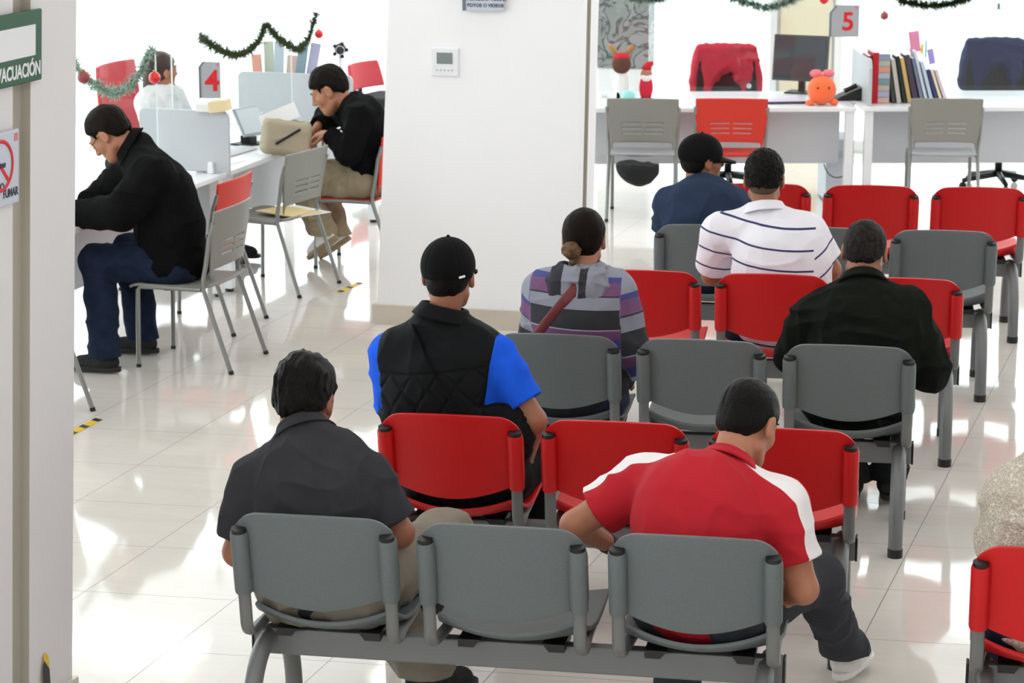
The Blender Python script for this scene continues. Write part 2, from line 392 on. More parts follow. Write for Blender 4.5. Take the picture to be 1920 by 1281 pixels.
# ------------------------------------------------------------------ implicit surfaces for bodies and cloth
f32 = np.float32
def A3(v): return np.array([v[0], v[1], v[2]], f32)
def nrm(v): v = np.asarray(v, f32); return v / max(1e-9, float(np.linalg.norm(v)))
def smin(a, b, k):
    if k <= 0: return np.minimum(a, b)
    h = np.maximum(k - np.abs(a - b), 0) / k
    return np.minimum(a, b) - h * h * k * .25
def smax(a, b, k): return -smin(-a, -b, k)
def cone(P, a, b, ra, rb):
    a = A3(a); b = A3(b); d = b - a; L2 = max(1e-9, float(d @ d)); q = P - a
    t = np.clip((q @ d) / L2, 0, 1)
    return np.linalg.norm(q - t[:, None] * d, axis=1) - (ra + (rb - ra) * t)
def ell(P, c, R, r):      # R columns = local axes
    q = (P - A3(c)) @ R; r = np.array(r, f32)
    k0 = np.linalg.norm(q / r, axis=1); k1 = np.linalg.norm(q / (r * r), axis=1) + 1e-6
    return k0 * (k0 - 1) / k1
def rbox(P, c, R, h, r):
    q = np.abs((P - A3(c)) @ R) - np.array(h, f32) + r
    return np.linalg.norm(np.maximum(q, 0), axis=1) + np.minimum(q.max(axis=1), 0) - r
_T = np.random.RandomState(7).rand(65536).astype(f32)
def vnoise(P, s, seed=0):
    q = P * s + seed * 17.3; i = np.floor(q).astype(np.int64); f = (q - i).astype(f32); f = f * f * (3 - 2 * f); o = 0
    for dx in (0, 1):
        for dy in (0, 1):
            for dz in (0, 1):
                h = ((i[:, 0] + dx) * 73856093 ^ (i[:, 1] + dy) * 19349663 ^ (i[:, 2] + dz) * 83492791) & 65535
                o = o + _T[h] * (f[:, 0] if dx else 1 - f[:, 0]) * (f[:, 1] if dy else 1 - f[:, 1]) * (f[:, 2] if dz else 1 - f[:, 2])
    return o * 2 - 1
def folds(P, amp, seed, sc=1.0):
    wv = P + np.stack([vnoise(P, 5 * sc, seed + 1), vnoise(P, 5 * sc, seed + 2), vnoise(P, 5 * sc, seed + 3)], 1) * (.05 / sc)
    n = 1 - np.abs(vnoise(wv * np.array([1.3, 1.3, .55], f32), 9 * sc, seed)) * 2
    m = 1 - np.abs(vnoise(wv * np.array([.6, .6, 1.6], f32), 8 * sc, seed + 9)) * 2
    n = np.sign(n) * np.abs(n) ** 1.3; m = np.sign(m) * np.abs(m) ** 1.3
    return -amp * 1.7 * (.6 * np.maximum(n, -.3) + .75 * np.maximum(m, -.3) + .2 * vnoise(P, 26 * sc, seed + 5))
def iso(fn, lo, hi, h):
    lo = np.array(lo, f32); hi = np.array(hi, f32)
    K = 4; H = h * K; nc = np.ceil((hi - lo) / H).astype(int) + 1
    g = [lo[i] + H * np.arange(nc[i] + 1, dtype=f32) for i in range(3)]
    X = np.stack(np.meshgrid(*g, indexing='ij'), -1).reshape(-1, 3)
    C = fn(X).reshape(nc + 1)
    act = np.zeros(nc, bool)
    for dx in (0, 1):
        for dy in (0, 1):
            for dz in (0, 1):
                act |= np.abs(C[dx:dx + nc[0], dy:dy + nc[1], dz:dz + nc[2]]) < H * 1.15
    n = nc * K + 1
    def up(a):
        for ax in range(3): a = np.repeat(a, K, axis=ax)
        return a
    near = np.where(C[:-1, :-1, :-1] < 0, -1, 1).astype(f32)
    Fv = np.ones(n, f32); Fv[:-1, :-1, :-1] = up(near)
    m = np.zeros(n, bool); ua = up(act)
    for dx in (0, 1):
        for dy in (0, 1):
            for dz in (0, 1):
                m[dx:n[0] - 1 + dx, dy:n[1] - 1 + dy, dz:n[2] - 1 + dz] |= ua
    idx = np.argwhere(m); val = np.empty(len(idx), f32)
    for s in range(0, len(idx), 300000):
        val[s:s + 300000] = fn((lo + idx[s:s + 300000] * h).astype(f32))
    Fv[m] = val
    S = Fv < 0
    cnt = np.zeros(n - 1, np.int8)
    for dx in (0, 1):
        for dy in (0, 1):
            for dz in (0, 1):
                cnt += S[dx:n[0] - 1 + dx, dy:n[1] - 1 + dy, dz:n[2] - 1 + dz]
    cell = (cnt > 0) & (cnt < 8)
    ci = np.argwhere(cell); vid = -np.ones(n - 1, np.int32); vid[cell] = np.arange(len(ci))
    acc = np.zeros((len(ci), 3), f32); num = np.zeros(len(ci), f32)
    cr = [(a, b) for a in range(8) for b in range(8) if a < b and bin(a ^ b).count('1') == 1]
    off = [np.array([(a >> 2) & 1, (a >> 1) & 1, a & 1]) for a in range(8)]
    cv = [Fv[tuple((ci + o).T)] for o in off]
    for a, b in cr:
        x = (cv[a] < 0) != (cv[b] < 0); t = np.where(x, cv[a] / np.where(x, cv[a] - cv[b], 1), 0)
        acc += np.where(x[:, None], off[a] + t[:, None] * (off[b] - off[a]), 0); num += x
    V = lo + (ci + acc / num[:, None]) * h
    Q = []
    for ax in range(3):
        o1, o2 = [(1, 2), (2, 0), (0, 1)][ax]
        sl = [slice(None)] * 3; sl2 = [slice(None)] * 3
        sl[ax] = slice(0, n[ax] - 1); sl2[ax] = slice(1, n[ax])
        a, b = S[tuple(sl)], S[tuple(sl2)]
        e = np.argwhere(a != b); e = e[(e[:, o1] > 0) & (e[:, o2] > 0) & (e[:, o1] < n[o1] - 1) & (e[:, o2] < n[o2] - 1)]
        fl = a[tuple(e.T)]
        d1 = np.zeros(3, int); d1[o1] = 1; d2 = np.zeros(3, int); d2[o2] = 1
        q = np.stack([vid[tuple((e - d1 - d2).T)], vid[tuple((e - d2).T)], vid[tuple(e.T)], vid[tuple((e - d1).T)]], 1)
        q[~fl] = q[~fl][:, ::-1]; Q.append(q)
    Q = np.concatenate(Q); Q = Q[(Q >= 0).all(1)]
    return V, Q
def np_mesh(name, V, Q, m, parent, org, pat=None):
    me = bpy.data.meshes.new(name)
    me.vertices.add(len(V)); me.vertices.foreach_set('co', (V - A3(org)).astype(f32).ravel())
    me.loops.add(len(Q) * 4); me.loops.foreach_set('vertex_index', Q.astype(np.int32).ravel())
    me.polygons.add(len(Q)); me.polygons.foreach_set('loop_start', np.arange(0, len(Q) * 4, 4, dtype=np.int32))
    me.polygons.foreach_set('loop_total', np.full(len(Q), 4, np.int32)) if bpy.app.version < (4, 0, 0) else None
    me.update(calc_edges=True)
    me.polygons.foreach_set('use_smooth', [True] * len(Q))
    if pat is not None:
        at = me.attributes.new('pat', 'FLOAT', 'POINT'); at.data.foreach_set('value', np.asarray(pat, f32))
    me.materials.append(m)
    o = bpy.data.objects.new(name, me); COL.objects.link(o)
    if parent: o.parent = parent
    else: o.location = org
    return o
def bounds(pts, pad):
    p = np.array([A3(q) for q in pts]); return p.min(0) - pad, p.max(0) + pad
def frame(fwd, up):      # columns right, forward, up
    f = nrm(fwd); u = A3(up); u = nrm(u - f * (u @ f)); r = np.cross(f, u); return np.stack([r, f, u], 1).astype(f32)

# head-local shapes: x right, y forward, z up, origin between the ears
def head_sdf(q, face=True):
    I = np.eye(3, dtype=f32)
    d = ell(q, (0, -.018, .035), I, (.076, .098, .086))
    d = smin(d, ell(q, (0, .028, -.03), I, (.060, .064, .080)), .03)
    d = smin(d, cone(q, (-.022, .062, -.088), (.022, .062, -.088), .022, .022), .025)
    d = smin(d, cone(q, (-.052, .0, -.062), (-.03, .045, -.09), .018, .018), .03); d = smin(d, cone(q, (.052, .0, -.062), (.03, .045, -.09), .018, .018), .03)
    d = smin(d, cone(q, (-.035, .078, .03), (.035, .078, .03), .012, .012), .018)
    for s in (-1, 1):
        d = smax(d, -(np.linalg.norm(q - A3((s * .033, .103, .012)), axis=1) - .017), .014)
        d = smin(d, ell(q, (s * .033, .080, .012), I, (.014, .012, .008)), .006)
        d = smin(d, ell(q, (s * .04, .05, -.02), I, (.026, .028, .026)), .02)
        a = ell(q, (s * .083, -.012, -.002), I, (.010, .021, .033))
        a = smax(a, -(ell(q, (s * .094, -.006, .0), I, (.008, .012, .021))), .005)
        a = smin(a, cone(q, (s * .080, -.004, -.03), (s * .078, 0, -.026), .008, .007), .008)
        d = smin(d, a, .010)
    d = smin(d, cone(q, (0, .090, .022), (0, .108, -.016), .007, .012), .012)
    d = smin(d, cone(q, (-.012, .098, -.022), (.012, .098, -.022), .008, .008), .008)
    d = smin(d, cone(q, (-.018, .086, -.052), (.018, .086, -.052), .006, .006), .007)
    d = smin(d, cone(q, (-.015, .084, -.063), (.015, .084, -.063), .007, .007), .006)
    return d
def lerp_y(y, pts):
    return np.interp(y, [p[0] for p in pts], [p[1] for p in pts]).astype(f32)
def hair_sdf(q, thick=.012, line=None, seed=0, rough=.003, top=0.0, back=0.0, strand=70, curly=False):
    """hairline given as (y, z) points; hair stands above it"""
    line = line or [(-.12, -.055), (-.07, -.06), (-.035, -.02), (-.02, .03), (.02, .03), (.035, .01), (.045, .045), (.07, .062), (.12, .07)]
    I = np.eye(3, dtype=f32)
    d = ell(q, (0, -.018 - back * .5, .035 + top * .5), I, (.076 + thick, .098 + thick + back * .5, .086 + thick + top * .5))
    d = smin(d, ell(q, (0, -.045, -.02), I, (.060 + thick * .6, .055 + thick * .6, .05)), .03)
    g = lerp_y(q[:, 1], line) - q[:, 2]
    d = smax(d, g * .7, .014)
    n = vnoise(q * np.array([1, .25, .25], f32), strand, seed) * rough + vnoise(q * np.array([1, .5, .5], f32), strand * .35, seed + 3) * rough * 1.2
    if curly: n = (np.abs(vnoise(q, strand, seed)) + .6 * np.abs(vnoise(q, strand * 1.9, seed + 4)) - .5) * rough * 1.6
    return d + n
def hand_parts(W, d, n, side, curl, s=1.0, spread=.12, thumb_out=.8):
    """list of (a, b, ra, rb): palm then fingers; d along the hand, n out of the palm, side +1 puts the thumb on the +cross side"""
    d = nrm(d); n = np.asarray(n, f32); n = nrm(n - d * (n @ d)); x = np.cross(d, n) * side
    W = A3(W); out = []
    kn = []
    for i, (off, ln) in enumerate(((.030, .092), (.010, .096), (-.010, .090), (-.028, .082))):
        k = W + d * ln * s + x * off * s; kn.append(k); out.append((W + x * off * .6 * s + d * .015, k, .0135 * s, .0115 * s))
    out.append((W + x * .018 * s + d * .03 * s, kn[0] - d * .02 * s, .014 * s, .013 * s)); out.append((W - x * .015 * s + d * .03 * s, kn[3] - d * .02 * s, .014 * s, .012 * s))
    L = ((.042, .025, .020), (.047, .029, .021), (.044, .027, .020), (.034, .020, .018))
    for i in range(4):
        p = kn[i]; a = 0; di = nrm(d + x * (1.5 - i) * spread)
        for j in range(3):
            a += curl[i if isinstance(curl, (list, tuple)) else 0] * (.8, 1.0, .7)[j] if isinstance(curl, (list, tuple)) else curl * (.8, 1.0, .7)[j]
            v = di * math.cos(a) + n * math.sin(a); e = p + v * L[i][j] * s
            out.append((p, e, (.0098, .0088, .0080)[j] * s, (.0088, .0080, .0068)[j] * s)); p = e
    b = W + d * .028 * s + x * .024 * s; m1 = b + nrm(x * thumb_out + d * .7 + n * .5) * .042 * s; m2 = m1 + nrm(x * .35 + d * .9 + n * .5) * .032 * s; m3 = m2 + nrm(x * .0 + d + n * .5) * .025 * s
    out += [(b, m1, .0145 * s, .012 * s), (m1, m2, .0105 * s, .0095 * s), (m2, m3, .0095 * s, .0075 * s)]
    return out
SKIN = mat('skin', (176, 120, 92), .5, bump=(220, .08, .002), var=(9, (160, 100, 74), .5))
SKIN2 = mat('skin_deep', (150, 98, 72), .5, bump=(220, .08, .002), var=(9, (132, 82, 60), .5))
HAIR = mat('black_hair', (14, 12, 11), .5, bump=(220, .8, .005), spec=.14)
HAIRF = mat('brown_black_hair', (24, 18, 15), .6, bump=(160, .5, .004), spec=.08)
EYE = mat('eye_white', (225, 220, 215), .2)
IRIS = mat('dark_iris', (30, 20, 15), .2)

class Person:
    def __init__(s, **k):
        s.__dict__.update(dict(g=1.0, belly=1.0, hs=1.0, arm=1.0, leg=1.0, skin=SKIN, seed=1, lh=None, rh=None, h=.007))
        s.__dict__.update(k)
        for q in ('P', 'C', 'N', 'H', 'SL', 'SR', 'EL', 'ER', 'WL', 'WR', 'KL', 'KR', 'AL', 'AR'): setattr(s, q, A3(getattr(s, q)))
        s.hR = frame(s.look, s.hup)            # head frame
        s.X = nrm(s.SR - s.SL); s.U = nrm(s.N - s.P); s.Fw = nrm(np.cross(s.U, s.X)); s.X2 = np.cross(s.Fw, s.U); s.TR = np.stack([s.X2, s.Fw, s.U], 1).astype(f32)
        s.PR = frame(np.cross((0, 0, 1), s.pelx) if hasattr(s, 'pelx') else [s.Fw[0], s.Fw[1], 0], (0, 0, 1))
        px = s.PR[:, 0]; s.HL = s.P - px * .092 * s.g + A3((0, 0, -.02)); s.HRt = s.P + px * .092 * s.g + A3((0, 0, -.02))
        fw = s.PR[:, 1]
        s.TL = A3(getattr(s, 'toeL', fw)); s.TRt = A3(getattr(s, 'toeR', fw))
        s.org = (float(s.P[0]), float(s.P[1]), 0.0)
        s.hands = []
        for W, spec, side in ((s.WL, s.lh, 1), (s.WR, s.rh, -1)):
            if spec: s.hands.append((W, hand_parts(W, spec[0], spec[1], side, spec[2], *(spec[3:]))))
    def torso(s, P, inf=0.0):
        g = s.g; B = s.P * .5 + s.C * .5 + s.Fw * .02 * s.belly
        d = ell(P, s.P + s.PR[:, 1] * 0, s.PR, (.168 * g + inf, .12 + inf, .115 + inf))
        d = smin(d, ell(P, B, s.TR, (.155 * g * (.6 + .4 * s.belly) + inf, .118 * s.belly + inf, .17)), .07)
        d = smin(d, ell(P, s.C, s.TR, (.165 * g + inf, .112 * (.7 + .3 * g) + inf, .20 + inf)), .07)
        m = (s.SL + s.SR) * .5
        d = smin(d, cone(P, s.SL * .75 + m * .25, s.SR * .75 + m * .25, .068 + inf, .068 + inf), .06)
        d = smin(d, cone(P, s.N, s.SL * .85 + m * .15 , .048 + inf, .052 + inf), .05)
        d = smin(d, cone(P, s.N, s.SR * .85 + m * .15, .048 + inf, .052 + inf), .05)
        return d
    def arms(s, P, inf=0.0, upto=None, flare=0.0):
        a = s.arm; out = None
        for S_, E_, W_ in ((s.SL, s.EL, s.WL), (s.SR, s.ER, s.WR)):
            d = smin(cone(P, S_, E_, .054 * a + inf, .040 * a + inf + flare), cone(P, E_, W_, .040 * a + inf, .027 + inf * .8), .02)
            out = d if out is None else np.minimum(out, d)
        return out
    def legs(s, P, inf=0.0, ank=0.0):
        l = s.leg; out = None
        for H_, K_, A_ in ((s.HL, s.KL, s.AL), (s.HRt, s.KR, s.AR)):
            mid = K_ * .65 + A_ * .35 - s.PR[:, 1] * .012
            d = cone(P, H_, K_, .084 * l + inf, .056 * l + inf)
            d = smin(d, smin(cone(P, K_, mid, .054 * l + inf, .050 * l + inf), cone(P, mid, A_, .050 * l + inf, .034 + inf + ank), .02), .03)
            out = d if out is None else smin(out, d, .02)
        return out
    def headq(s, P): return (P - s.H) @ s.hR / s.hs
    def body_fn(s, P):
        d = smin(s.torso(P, -.006), s.arms(P), .03)
        d = smin(d, s.legs(P), .04)
        nk = s.H + s.hR @ A3((0, -.03, -.05)) * s.hs
        d = smin(d, cone(P, s.N - s.U * .02, nk, .060, .054 * s.hs), .03)
        q = s.headq(P); m = np.linalg.norm(P - s.H, axis=1) < .22
        if m.any():
            hd = np.full(len(P), 1.0, f32); hd[m] = head_sdf(q[m]) * s.hs; d = np.where(m, smin(d, hd, .022), d)
        for W, parts in s.hands:
            m = np.linalg.norm(P - A3(W), axis=1) < .30
            if m.any():
                Q = P[m]; e = d[m]
                pd = None
                for i, (a, b, ra, rb) in enumerate(parts):
                    c = cone(Q, a, b, ra, rb); pd = c if pd is None else smin(pd, c, .012 if i < 6 else .004)
                d[m] = smin(e, pd, .012)
        for K_, A_, T_ in ((s.KL, s.AL, s.TL), (s.KR, s.AR, s.TRt)):
            d = smin(d, cone(P, A_, A_ + T_ * .13 + A3((0, 0, -.045)), .035, .024), .02)
        return d
    def pts(s): return [s.P, s.C, s.N, s.H, s.SL, s.SR, s.EL, s.ER, s.WL, s.WR, s.KL, s.KR, s.AL, s.AR]
    def body(s, label):
        lo, hi = bounds(s.pts(), .21); lo[2] = max(lo[2], -.01)
        V, Q = iso(s.body_fn, lo, hi, s.h)
        s.o = np_mesh('person', V, Q, s.skin, None, s.org)
        tag(s.o, label, 'person')
        for sx in (-1, 1):
            c = s.H + s.hR @ A3((sx * .033, .079, .012)) * s.hs - A3(s.org)
            R = s.hR; mb = MB().sphere((0, 0, 0), .0125, 14, 8); e = mb.make('eye', EYE, s.o, smooth=True); e.location = c
            mb = MB().sphere(tuple(R @ A3((0, .0095, -.001))), .0062, 10, 6); mb.make('iris', IRIS, e, smooth=True)
            bl = [s.H + s.hR @ A3((sx * (.016 + .034 * t), .092 - .012 * t * t, .034 + .006 * math.sin(t * 2.6))) * s.hs - A3(s.org) for t in (0, .25, .5, .75, 1)]
            MB().tube(bl, [.003, .0042, .004, .0035, .002], 8).make('eyebrow', HAIR, s.o, smooth=True)
        return s
    def add(s, name, fn, lo, hi, h, m, pat=None, label=None):
        V, Q = iso(fn, lo, hi, h)
        o = np_mesh(name, V, Q, m, s.o, s.org, pat(V) if pat else None)
        if label: o['label'] = label
        return o
    def hair(s, m=HAIR, h=.0032, extra=None, **k):
        def fn(P):
            q = s.headq(P); d = hair_sdf(q, **k) * s.hs
            if extra: d = extra(q, d)
            return d
        lo, hi = bounds([s.H], .17 * s.hs)
        return s.add('hair', fn, lo, hi, h, m)
    def shirt(s, m, name='shirt', inf=.016, sleeve=None, amp=.005, collar=None, hem=None, pat=None, h=.0055, label=None, extra=None, neck=.02, armf=None, cut_arms=False, cmat=None):
        """sleeve: fraction of upper arm covered (None = long); collar: (height, radius, drop at the throat)"""
        def fn(P):
            fo = folds(P, amp, s.seed)
            t = s.torso(P, inf) + fo
            if not cut_arms:
                arms = None
                for S_, E_, W_ in ((s.SL, s.EL, s.WL), (s.SR, s.ER, s.WR)):
                    a = s.arm; u = nrm(E_ - S_)
                    d = cone(P, S_, E_, .054 * a + inf + .006, .040 * a + inf + (.016 if sleeve else .006)) + fo
                    if sleeve:
                        Ls = float(np.linalg.norm(E_ - S_)) * sleeve; al = (P - S_) @ u; d = smax(d, al - Ls, .004)
                        d = smax(d, -np.maximum(cone(P, S_, E_, .054 * a + .007, .040 * a + .016), Ls - .018 - al), .003)
                    else:
                        we = W_ - nrm(W_ - E_) * .01; v = nrm(W_ - E_)
                        fd = smax(cone(P, E_, W_, .040 * a + inf + .006, .030 + inf) + fo, (P - we) @ v, .006)
                        d = smin(d, fd, .03)
                    arms = d if arms is None else np.minimum(arms, d)
                t = smin(t, arms, .03)
            nk = s.H + s.hR @ A3((0, -.03, -.06)) * s.hs; ax = nrm(nk - s.N)
            rr = P - s.N; al = rr @ ax; rad = np.linalg.norm(rr - al[:, None] * ax, axis=1)
            t = smax(t, -(np.maximum(rad - (.066), neck - al)), .006)
            if hem is not None: t = smax(t, hem - P[:, 2], .01)
            if extra: t = extra(P, t)
            return t
        s.last = fn
        lo, hi = bounds([s.P, s.C, s.N, s.SL, s.SR, s.EL, s.ER] + ([] if sleeve else [s.WL, s.WR]), .19)
        if hem is not None: lo[2] = hem - .02
        o = s.add(name, fn, lo, hi, h, m, pat, label)
        if collar:
            ch, cr, tilt = collar
            nk = s.H + s.hR @ A3((0, -.03, -.06)) * s.hs; ax = nrm(nk - s.N)
            def cf(P):
                rr = P - s.N; al = rr @ ax; rad = np.linalg.norm(rr - al[:, None] * ax, axis=1)
                top = ch + .012 + tilt * ((rr @ s.Fw) / .07); dn = top - al
                ring = np.abs(rad - (cr - .004 + .52 * dn + .12 * np.maximum(dn - .02, 0))) * .85 - .0045
                ring = smax(ring, -dn, .005); ring = smax(ring, dn - (.052 if ch > .025 else .020), .004)
                side = np.abs(rr @ s.X); 
                return ring + .4 * folds(P, amp * .5, s.seed + 2)
            lo, hi = bounds([s.N], .17); V, Q = iso(cf, lo, hi, .004)
            c = np_mesh('collar', V, Q, cmat or m, o, s.org, np.full(len(V), .12) if pat else None)
        return o
    def strap(s, a0, a1, n=24, out=.006):
        """points of a strap lying on the last garment, seen from behind"""
        res = []
        for i in range(n + 1):
            q = a0 * (1 - i / n) + a1 * (i / n); ts = np.linspace(-.45, .05, 260, dtype=f32); L = q + ts[:, None] * s.Fw
            d = s.last(L.astype(f32)); k = np.argmax(d < out); res.append(L[k] if (d < out).any() else q - s.Fw * .14)
        res = np.array(res)
        for _ in range(2): res[1:-1] = (res[:-2] + res[1:-1] * 2 + res[2:]) / 4
        return [tuple(r - A3(s.org)) for r in res]
    def trousers(s, m, inf=.014, amp=.006, cut=.07, h=.0065, ank=.02, label=None, pat=None):
        def fn(P):
            d = smin(ell(P, s.P, s.PR, (.168 * s.g + inf, .12 + inf, .115 + inf)), s.legs(P, inf + .004, ank), .05)
            d = d + folds(P, amp, s.seed + 20)
            for A_ , O_ in ((s.AL, s.AR), (s.AR, s.AL)):
                near = np.linalg.norm(P - A_, axis=1) < np.linalg.norm(P - O_, axis=1)
                d = np.where(near, smax(d, (A_[2] + cut - .07) - P[:, 2] + 0 * d, .006), d)
            return smax(d, P[:, 2] - (s.P[2] + .11), .02)
        lo, hi = bounds([s.P, s.KL, s.KR, s.AL, s.AR], .17); lo[2] = max(lo[2], .0)
        return s.add('trousers', fn, lo, hi, h, m, pat, label)
    def shoes(s, m, sole, h=.006, label=None):
        for A_, T_ in ((s.AL, s.TL), (s.AR, s.TRt)):
            T_ = nrm(T_); fw = T_; R = frame(fw, (0, 0, 1) if abs(fw[2]) < .9 else (0, 1, 0)); up = R[:, 2]
            base = A_ - up * .075
            def up_fn(P):
                d = cone(P, base + up * .045 - fw * .035, base + up * .035 + fw * .13, .044, .032)
                d = smin(d, cone(P, A_ - fw * .005, base + up * .05, .045, .045), .03)
                d = smin(d, cone(P, base + up * .05 + fw * .02, base + up * .03 + fw * .15, .042, .030), .03)
                d = smax(d, .018 - (P - base) @ up, .004); d = smax(d, (P - A_) @ up - .03, .006)
                return d + vnoise(P, 60, 3) * .0015
            def so_fn(P):
                q = (P - base) @ R
                L = q[:, 1]; wdt = .036 + .010 * np.clip((L + .08) / .25, 0, 1)
                e = np.abs(q[:, 0]) - wdt * np.sqrt(np.clip(1 - np.clip((np.abs(L - .055) - .07) / .078, 0, 1) ** 2, .02, 1))
                d = np.maximum(np.maximum(e, np.abs(L - .055) - .145), np.abs(q[:, 2] - .009) - .013)
                return d
            lo, hi = bounds([A_, base, base + fw * .17, base - fw * .05], .08)
            u = s.add('shoe', up_fn, lo, hi, h, m, None, label)
            V, Q = iso(so_fn, lo, hi, h * .8); np_mesh('sole', V, Q, sole, u, s.org)
def cloth(name, c, rough=.9, var=None, b=(800, .3, .002)):
    return mat(name, c, rough, bump=b, var=var or (14, tuple(int(q * .86) for q in c), .5), sheen=0, spec=.15)
# ------------------------------------------------------------------ people
def seated(key, k, **o):
    """joints of a figure sitting upright in a seat; overrides are (x, y, z) in the seat's own frame or world Vectors"""
    M = seat_frame(key, k)
    J = dict(P=(0, .0, .555), C=(0, -.02, .86), N=(0, .0, 1.07), H=(0, .03, 1.20), SL=(-.185, .0, 1.0), SR=(.185, .0, 1.0), EL=(-.25, .03, .74), ER=(.25, .03, .74),
             WL=(-.12, .26, .66), WR=(.12, .26, .66), KL=(-.13, .42, .52), KR=(.13, .42, .52), AL=(-.13, .42, .10), AR=(.13, .42, .10))
    for q in list(J): J[q] = o.pop(q, J[q])
    for q, v in J.items(): J[q] = v if isinstance(v, Vector) else M @ Vector(v)
    R3 = M.to_3x3()
    for q, d in (('look', (0, 1, -.1)), ('hup', (0, 0, 1)), ('toeL', (0, 1, 0)), ('toeR', (0, 1, 0))):
        v = o.pop(q, d); J[q] = v if isinstance(v, Vector) else R3 @ Vector(v)
    return Person(**J, **o)
def bb(key, k): return (seat_frame(key, k) @ Vector((0, 0, 0))).y
SOLE = mat('white_rubber_sole', (225, 225, 220), .6); SOLEB = mat('black_rubber_sole', (28, 28, 29), .6)
JEANS = cloth('blue_jeans', (32, 42, 62), .9, (20, (23, 31, 50), .7)); BLK = cloth('black_fabric', (15, 15, 17)); BLK2 = cloth('black_fleece', (13, 13, 14), 1.0)
KHAKI = cloth('khaki_cotton', (134, 126, 114)); GREYJ = cloth('charcoal_jeans', (62, 64, 70)); BEIGE = cloth('beige_cotton', (150, 136, 112))
SHOEB = mat('black_shoe_knit', (26, 26, 28), .8, bump=(500, .3, .002)); SHOEW = mat('white_shoe_leather', (222, 220, 216), .5)

def cap_fn(s, back_closed=True):
    I = np.eye(3, dtype=f32)
    def fn(P):
        q = s.headq(P)
        d = ell(q, (0, -.018, .040), I, (.093, .115, .098))
        seams = np.abs(np.sin(np.arctan2(q[:, 1] + .018, q[:, 0]) * 3))
        d = d + .0018 * np.exp(-(seams * 9) ** 2)
        d = smax(d, (-.002 + .18 * (q[:, 1] + .02) * (q[:, 1] < 0) * -0.2) - q[:, 2], .004)
        d = np.minimum(d, cone(q, (0, -.018, .136), (0, -.018, .140), .008, .006))
        bx = q[:, 0] / .082; by = (q[:, 1] - .07) / .108
        pl = (bx * bx + np.maximum(by, 0) ** 2 - 1) * .04
        zz = q[:, 2] - (.022 - .25 * np.maximum(q[:, 1] - .085, 0) - 2.2 * q[:, 0] ** 2)
        br = np.maximum(np.maximum(pl, np.abs(zz) - .006), .05 - q[:, 1])
        return smin(d, br, .006) * s.hs
    return fn
def add_cap(s, m=None):
    lo, hi = bounds([s.H], .22 * s.hs); return s.add('cap', cap_fn(s), lo, hi, .0035, m or BLK)

# 1 grey polo, nearest bench, left seat -------------------------------------------------
b = bb('A', -1)
p = seated('A', -1, N=at_b(574, 822, b + .07), H=at_b(572, 752, b + .15), SL=at_b(484, 905, b + .05), SR=at_b(690, 902, b + .05), EL=at_b(446, 1035, b + .02), ER=at_b(748, 1000, b + .06),
           P=(-.03, .02, .56), C=(-.04, -.0, .86), WR=(.16, .30, .66), WL=(-.14, .3, .62), KR=(.26, .50, .585), AR=(.14, .72, .30), toeR=(.5, .8, .1), KL=(-.02, .48, .50), AL=at_z(800, 1262, .10), toeL=(.75, .7, 0),
           g=1.17, belly=1.12, hs=1.10, arm=1.18, leg=1.1, seed=3, look=(.12, 1, -.40), skin=SKIN2,
           lh=((.4, .8, -.2), (0, .3, -1), .7), rh=((-.4, .8, -.2), (0, .3, -1), .7))
p.body('person in a charcoal polo shirt seen from behind on the nearest grey bench, khaki trousers')
p.hair(thick=.014, top=.012, rough=.0045, seed=2, strand=170, line=[(-.12, -.062), (-.07, -.066), (-.04, -.02), (-.025, .0), (-.005, .028), (.025, .03), (.035, .005), (.045, .045), (.07, .062), (.12, .07)])
p.shirt(cloth('charcoal_pique', (54, 54, 58)), 'polo_shirt', sleeve=.80, collar=(.042, .078, -.015), amp=.006, inf=.018)
p.trousers(KHAKI, amp=.010, inf=.02, ank=.03); p.shoes(SHOEB, SOLEB)

# 2 red polo, nearest bench, right seat --------------------------------------------------
b = bb('A', 1)
N_, SL_, SR_ = at_b(1362, 885, b + .16), at_b(1205, 905, b + .16), at_b(1462, 950, b + .12)
EL_, ER_ = at_b(1078, 985, b + .12), at_b(1506, 1105, b + .10)
p = seated('A', 1, N=N_, H=at_b(1402, 795, b + .30), SL=SL_, SR=SR_, EL=EL_, ER=ER_, P=(-.02, .05, .56), C=(-.03, .03, .83),
           WL=at_b(1150, 1025, b + .32), WR=at_b(1420, 1130, b + .42), KL=(-.10, .47, .52), KR=at_b(1530, 1085, b + .50), AR=at_z(1588, 1222, .12), AL=(-.12, .44, .10), toeR=(.3, .9, 0),
           g=1.12, belly=1.05, hs=1.12, arm=1.15, seed=8, look=(.42, .85, -.62), hup=(.18, .35, 1),
           lh=((.55, .75, -.35), (.3, -.2, -1), .75), rh=((-.6, .7, -.2), (.2, .2, -1), .8))
p.body('person in a red polo shirt with white shoulder panels, bent over on the grey bench')
p.hair(thick=.006, rough=.0015, seed=5, strand=160, line=[(-.12, -.062), (-.07, -.066), (-.04, -.035), (-.025, .0), (-.005, .028), (.025, .03), (.035, .0), (.045, .045), (.07, .062), (.12, .07)])
def seg_d(V, a, b): return cone(V, a, b, 0, 0)
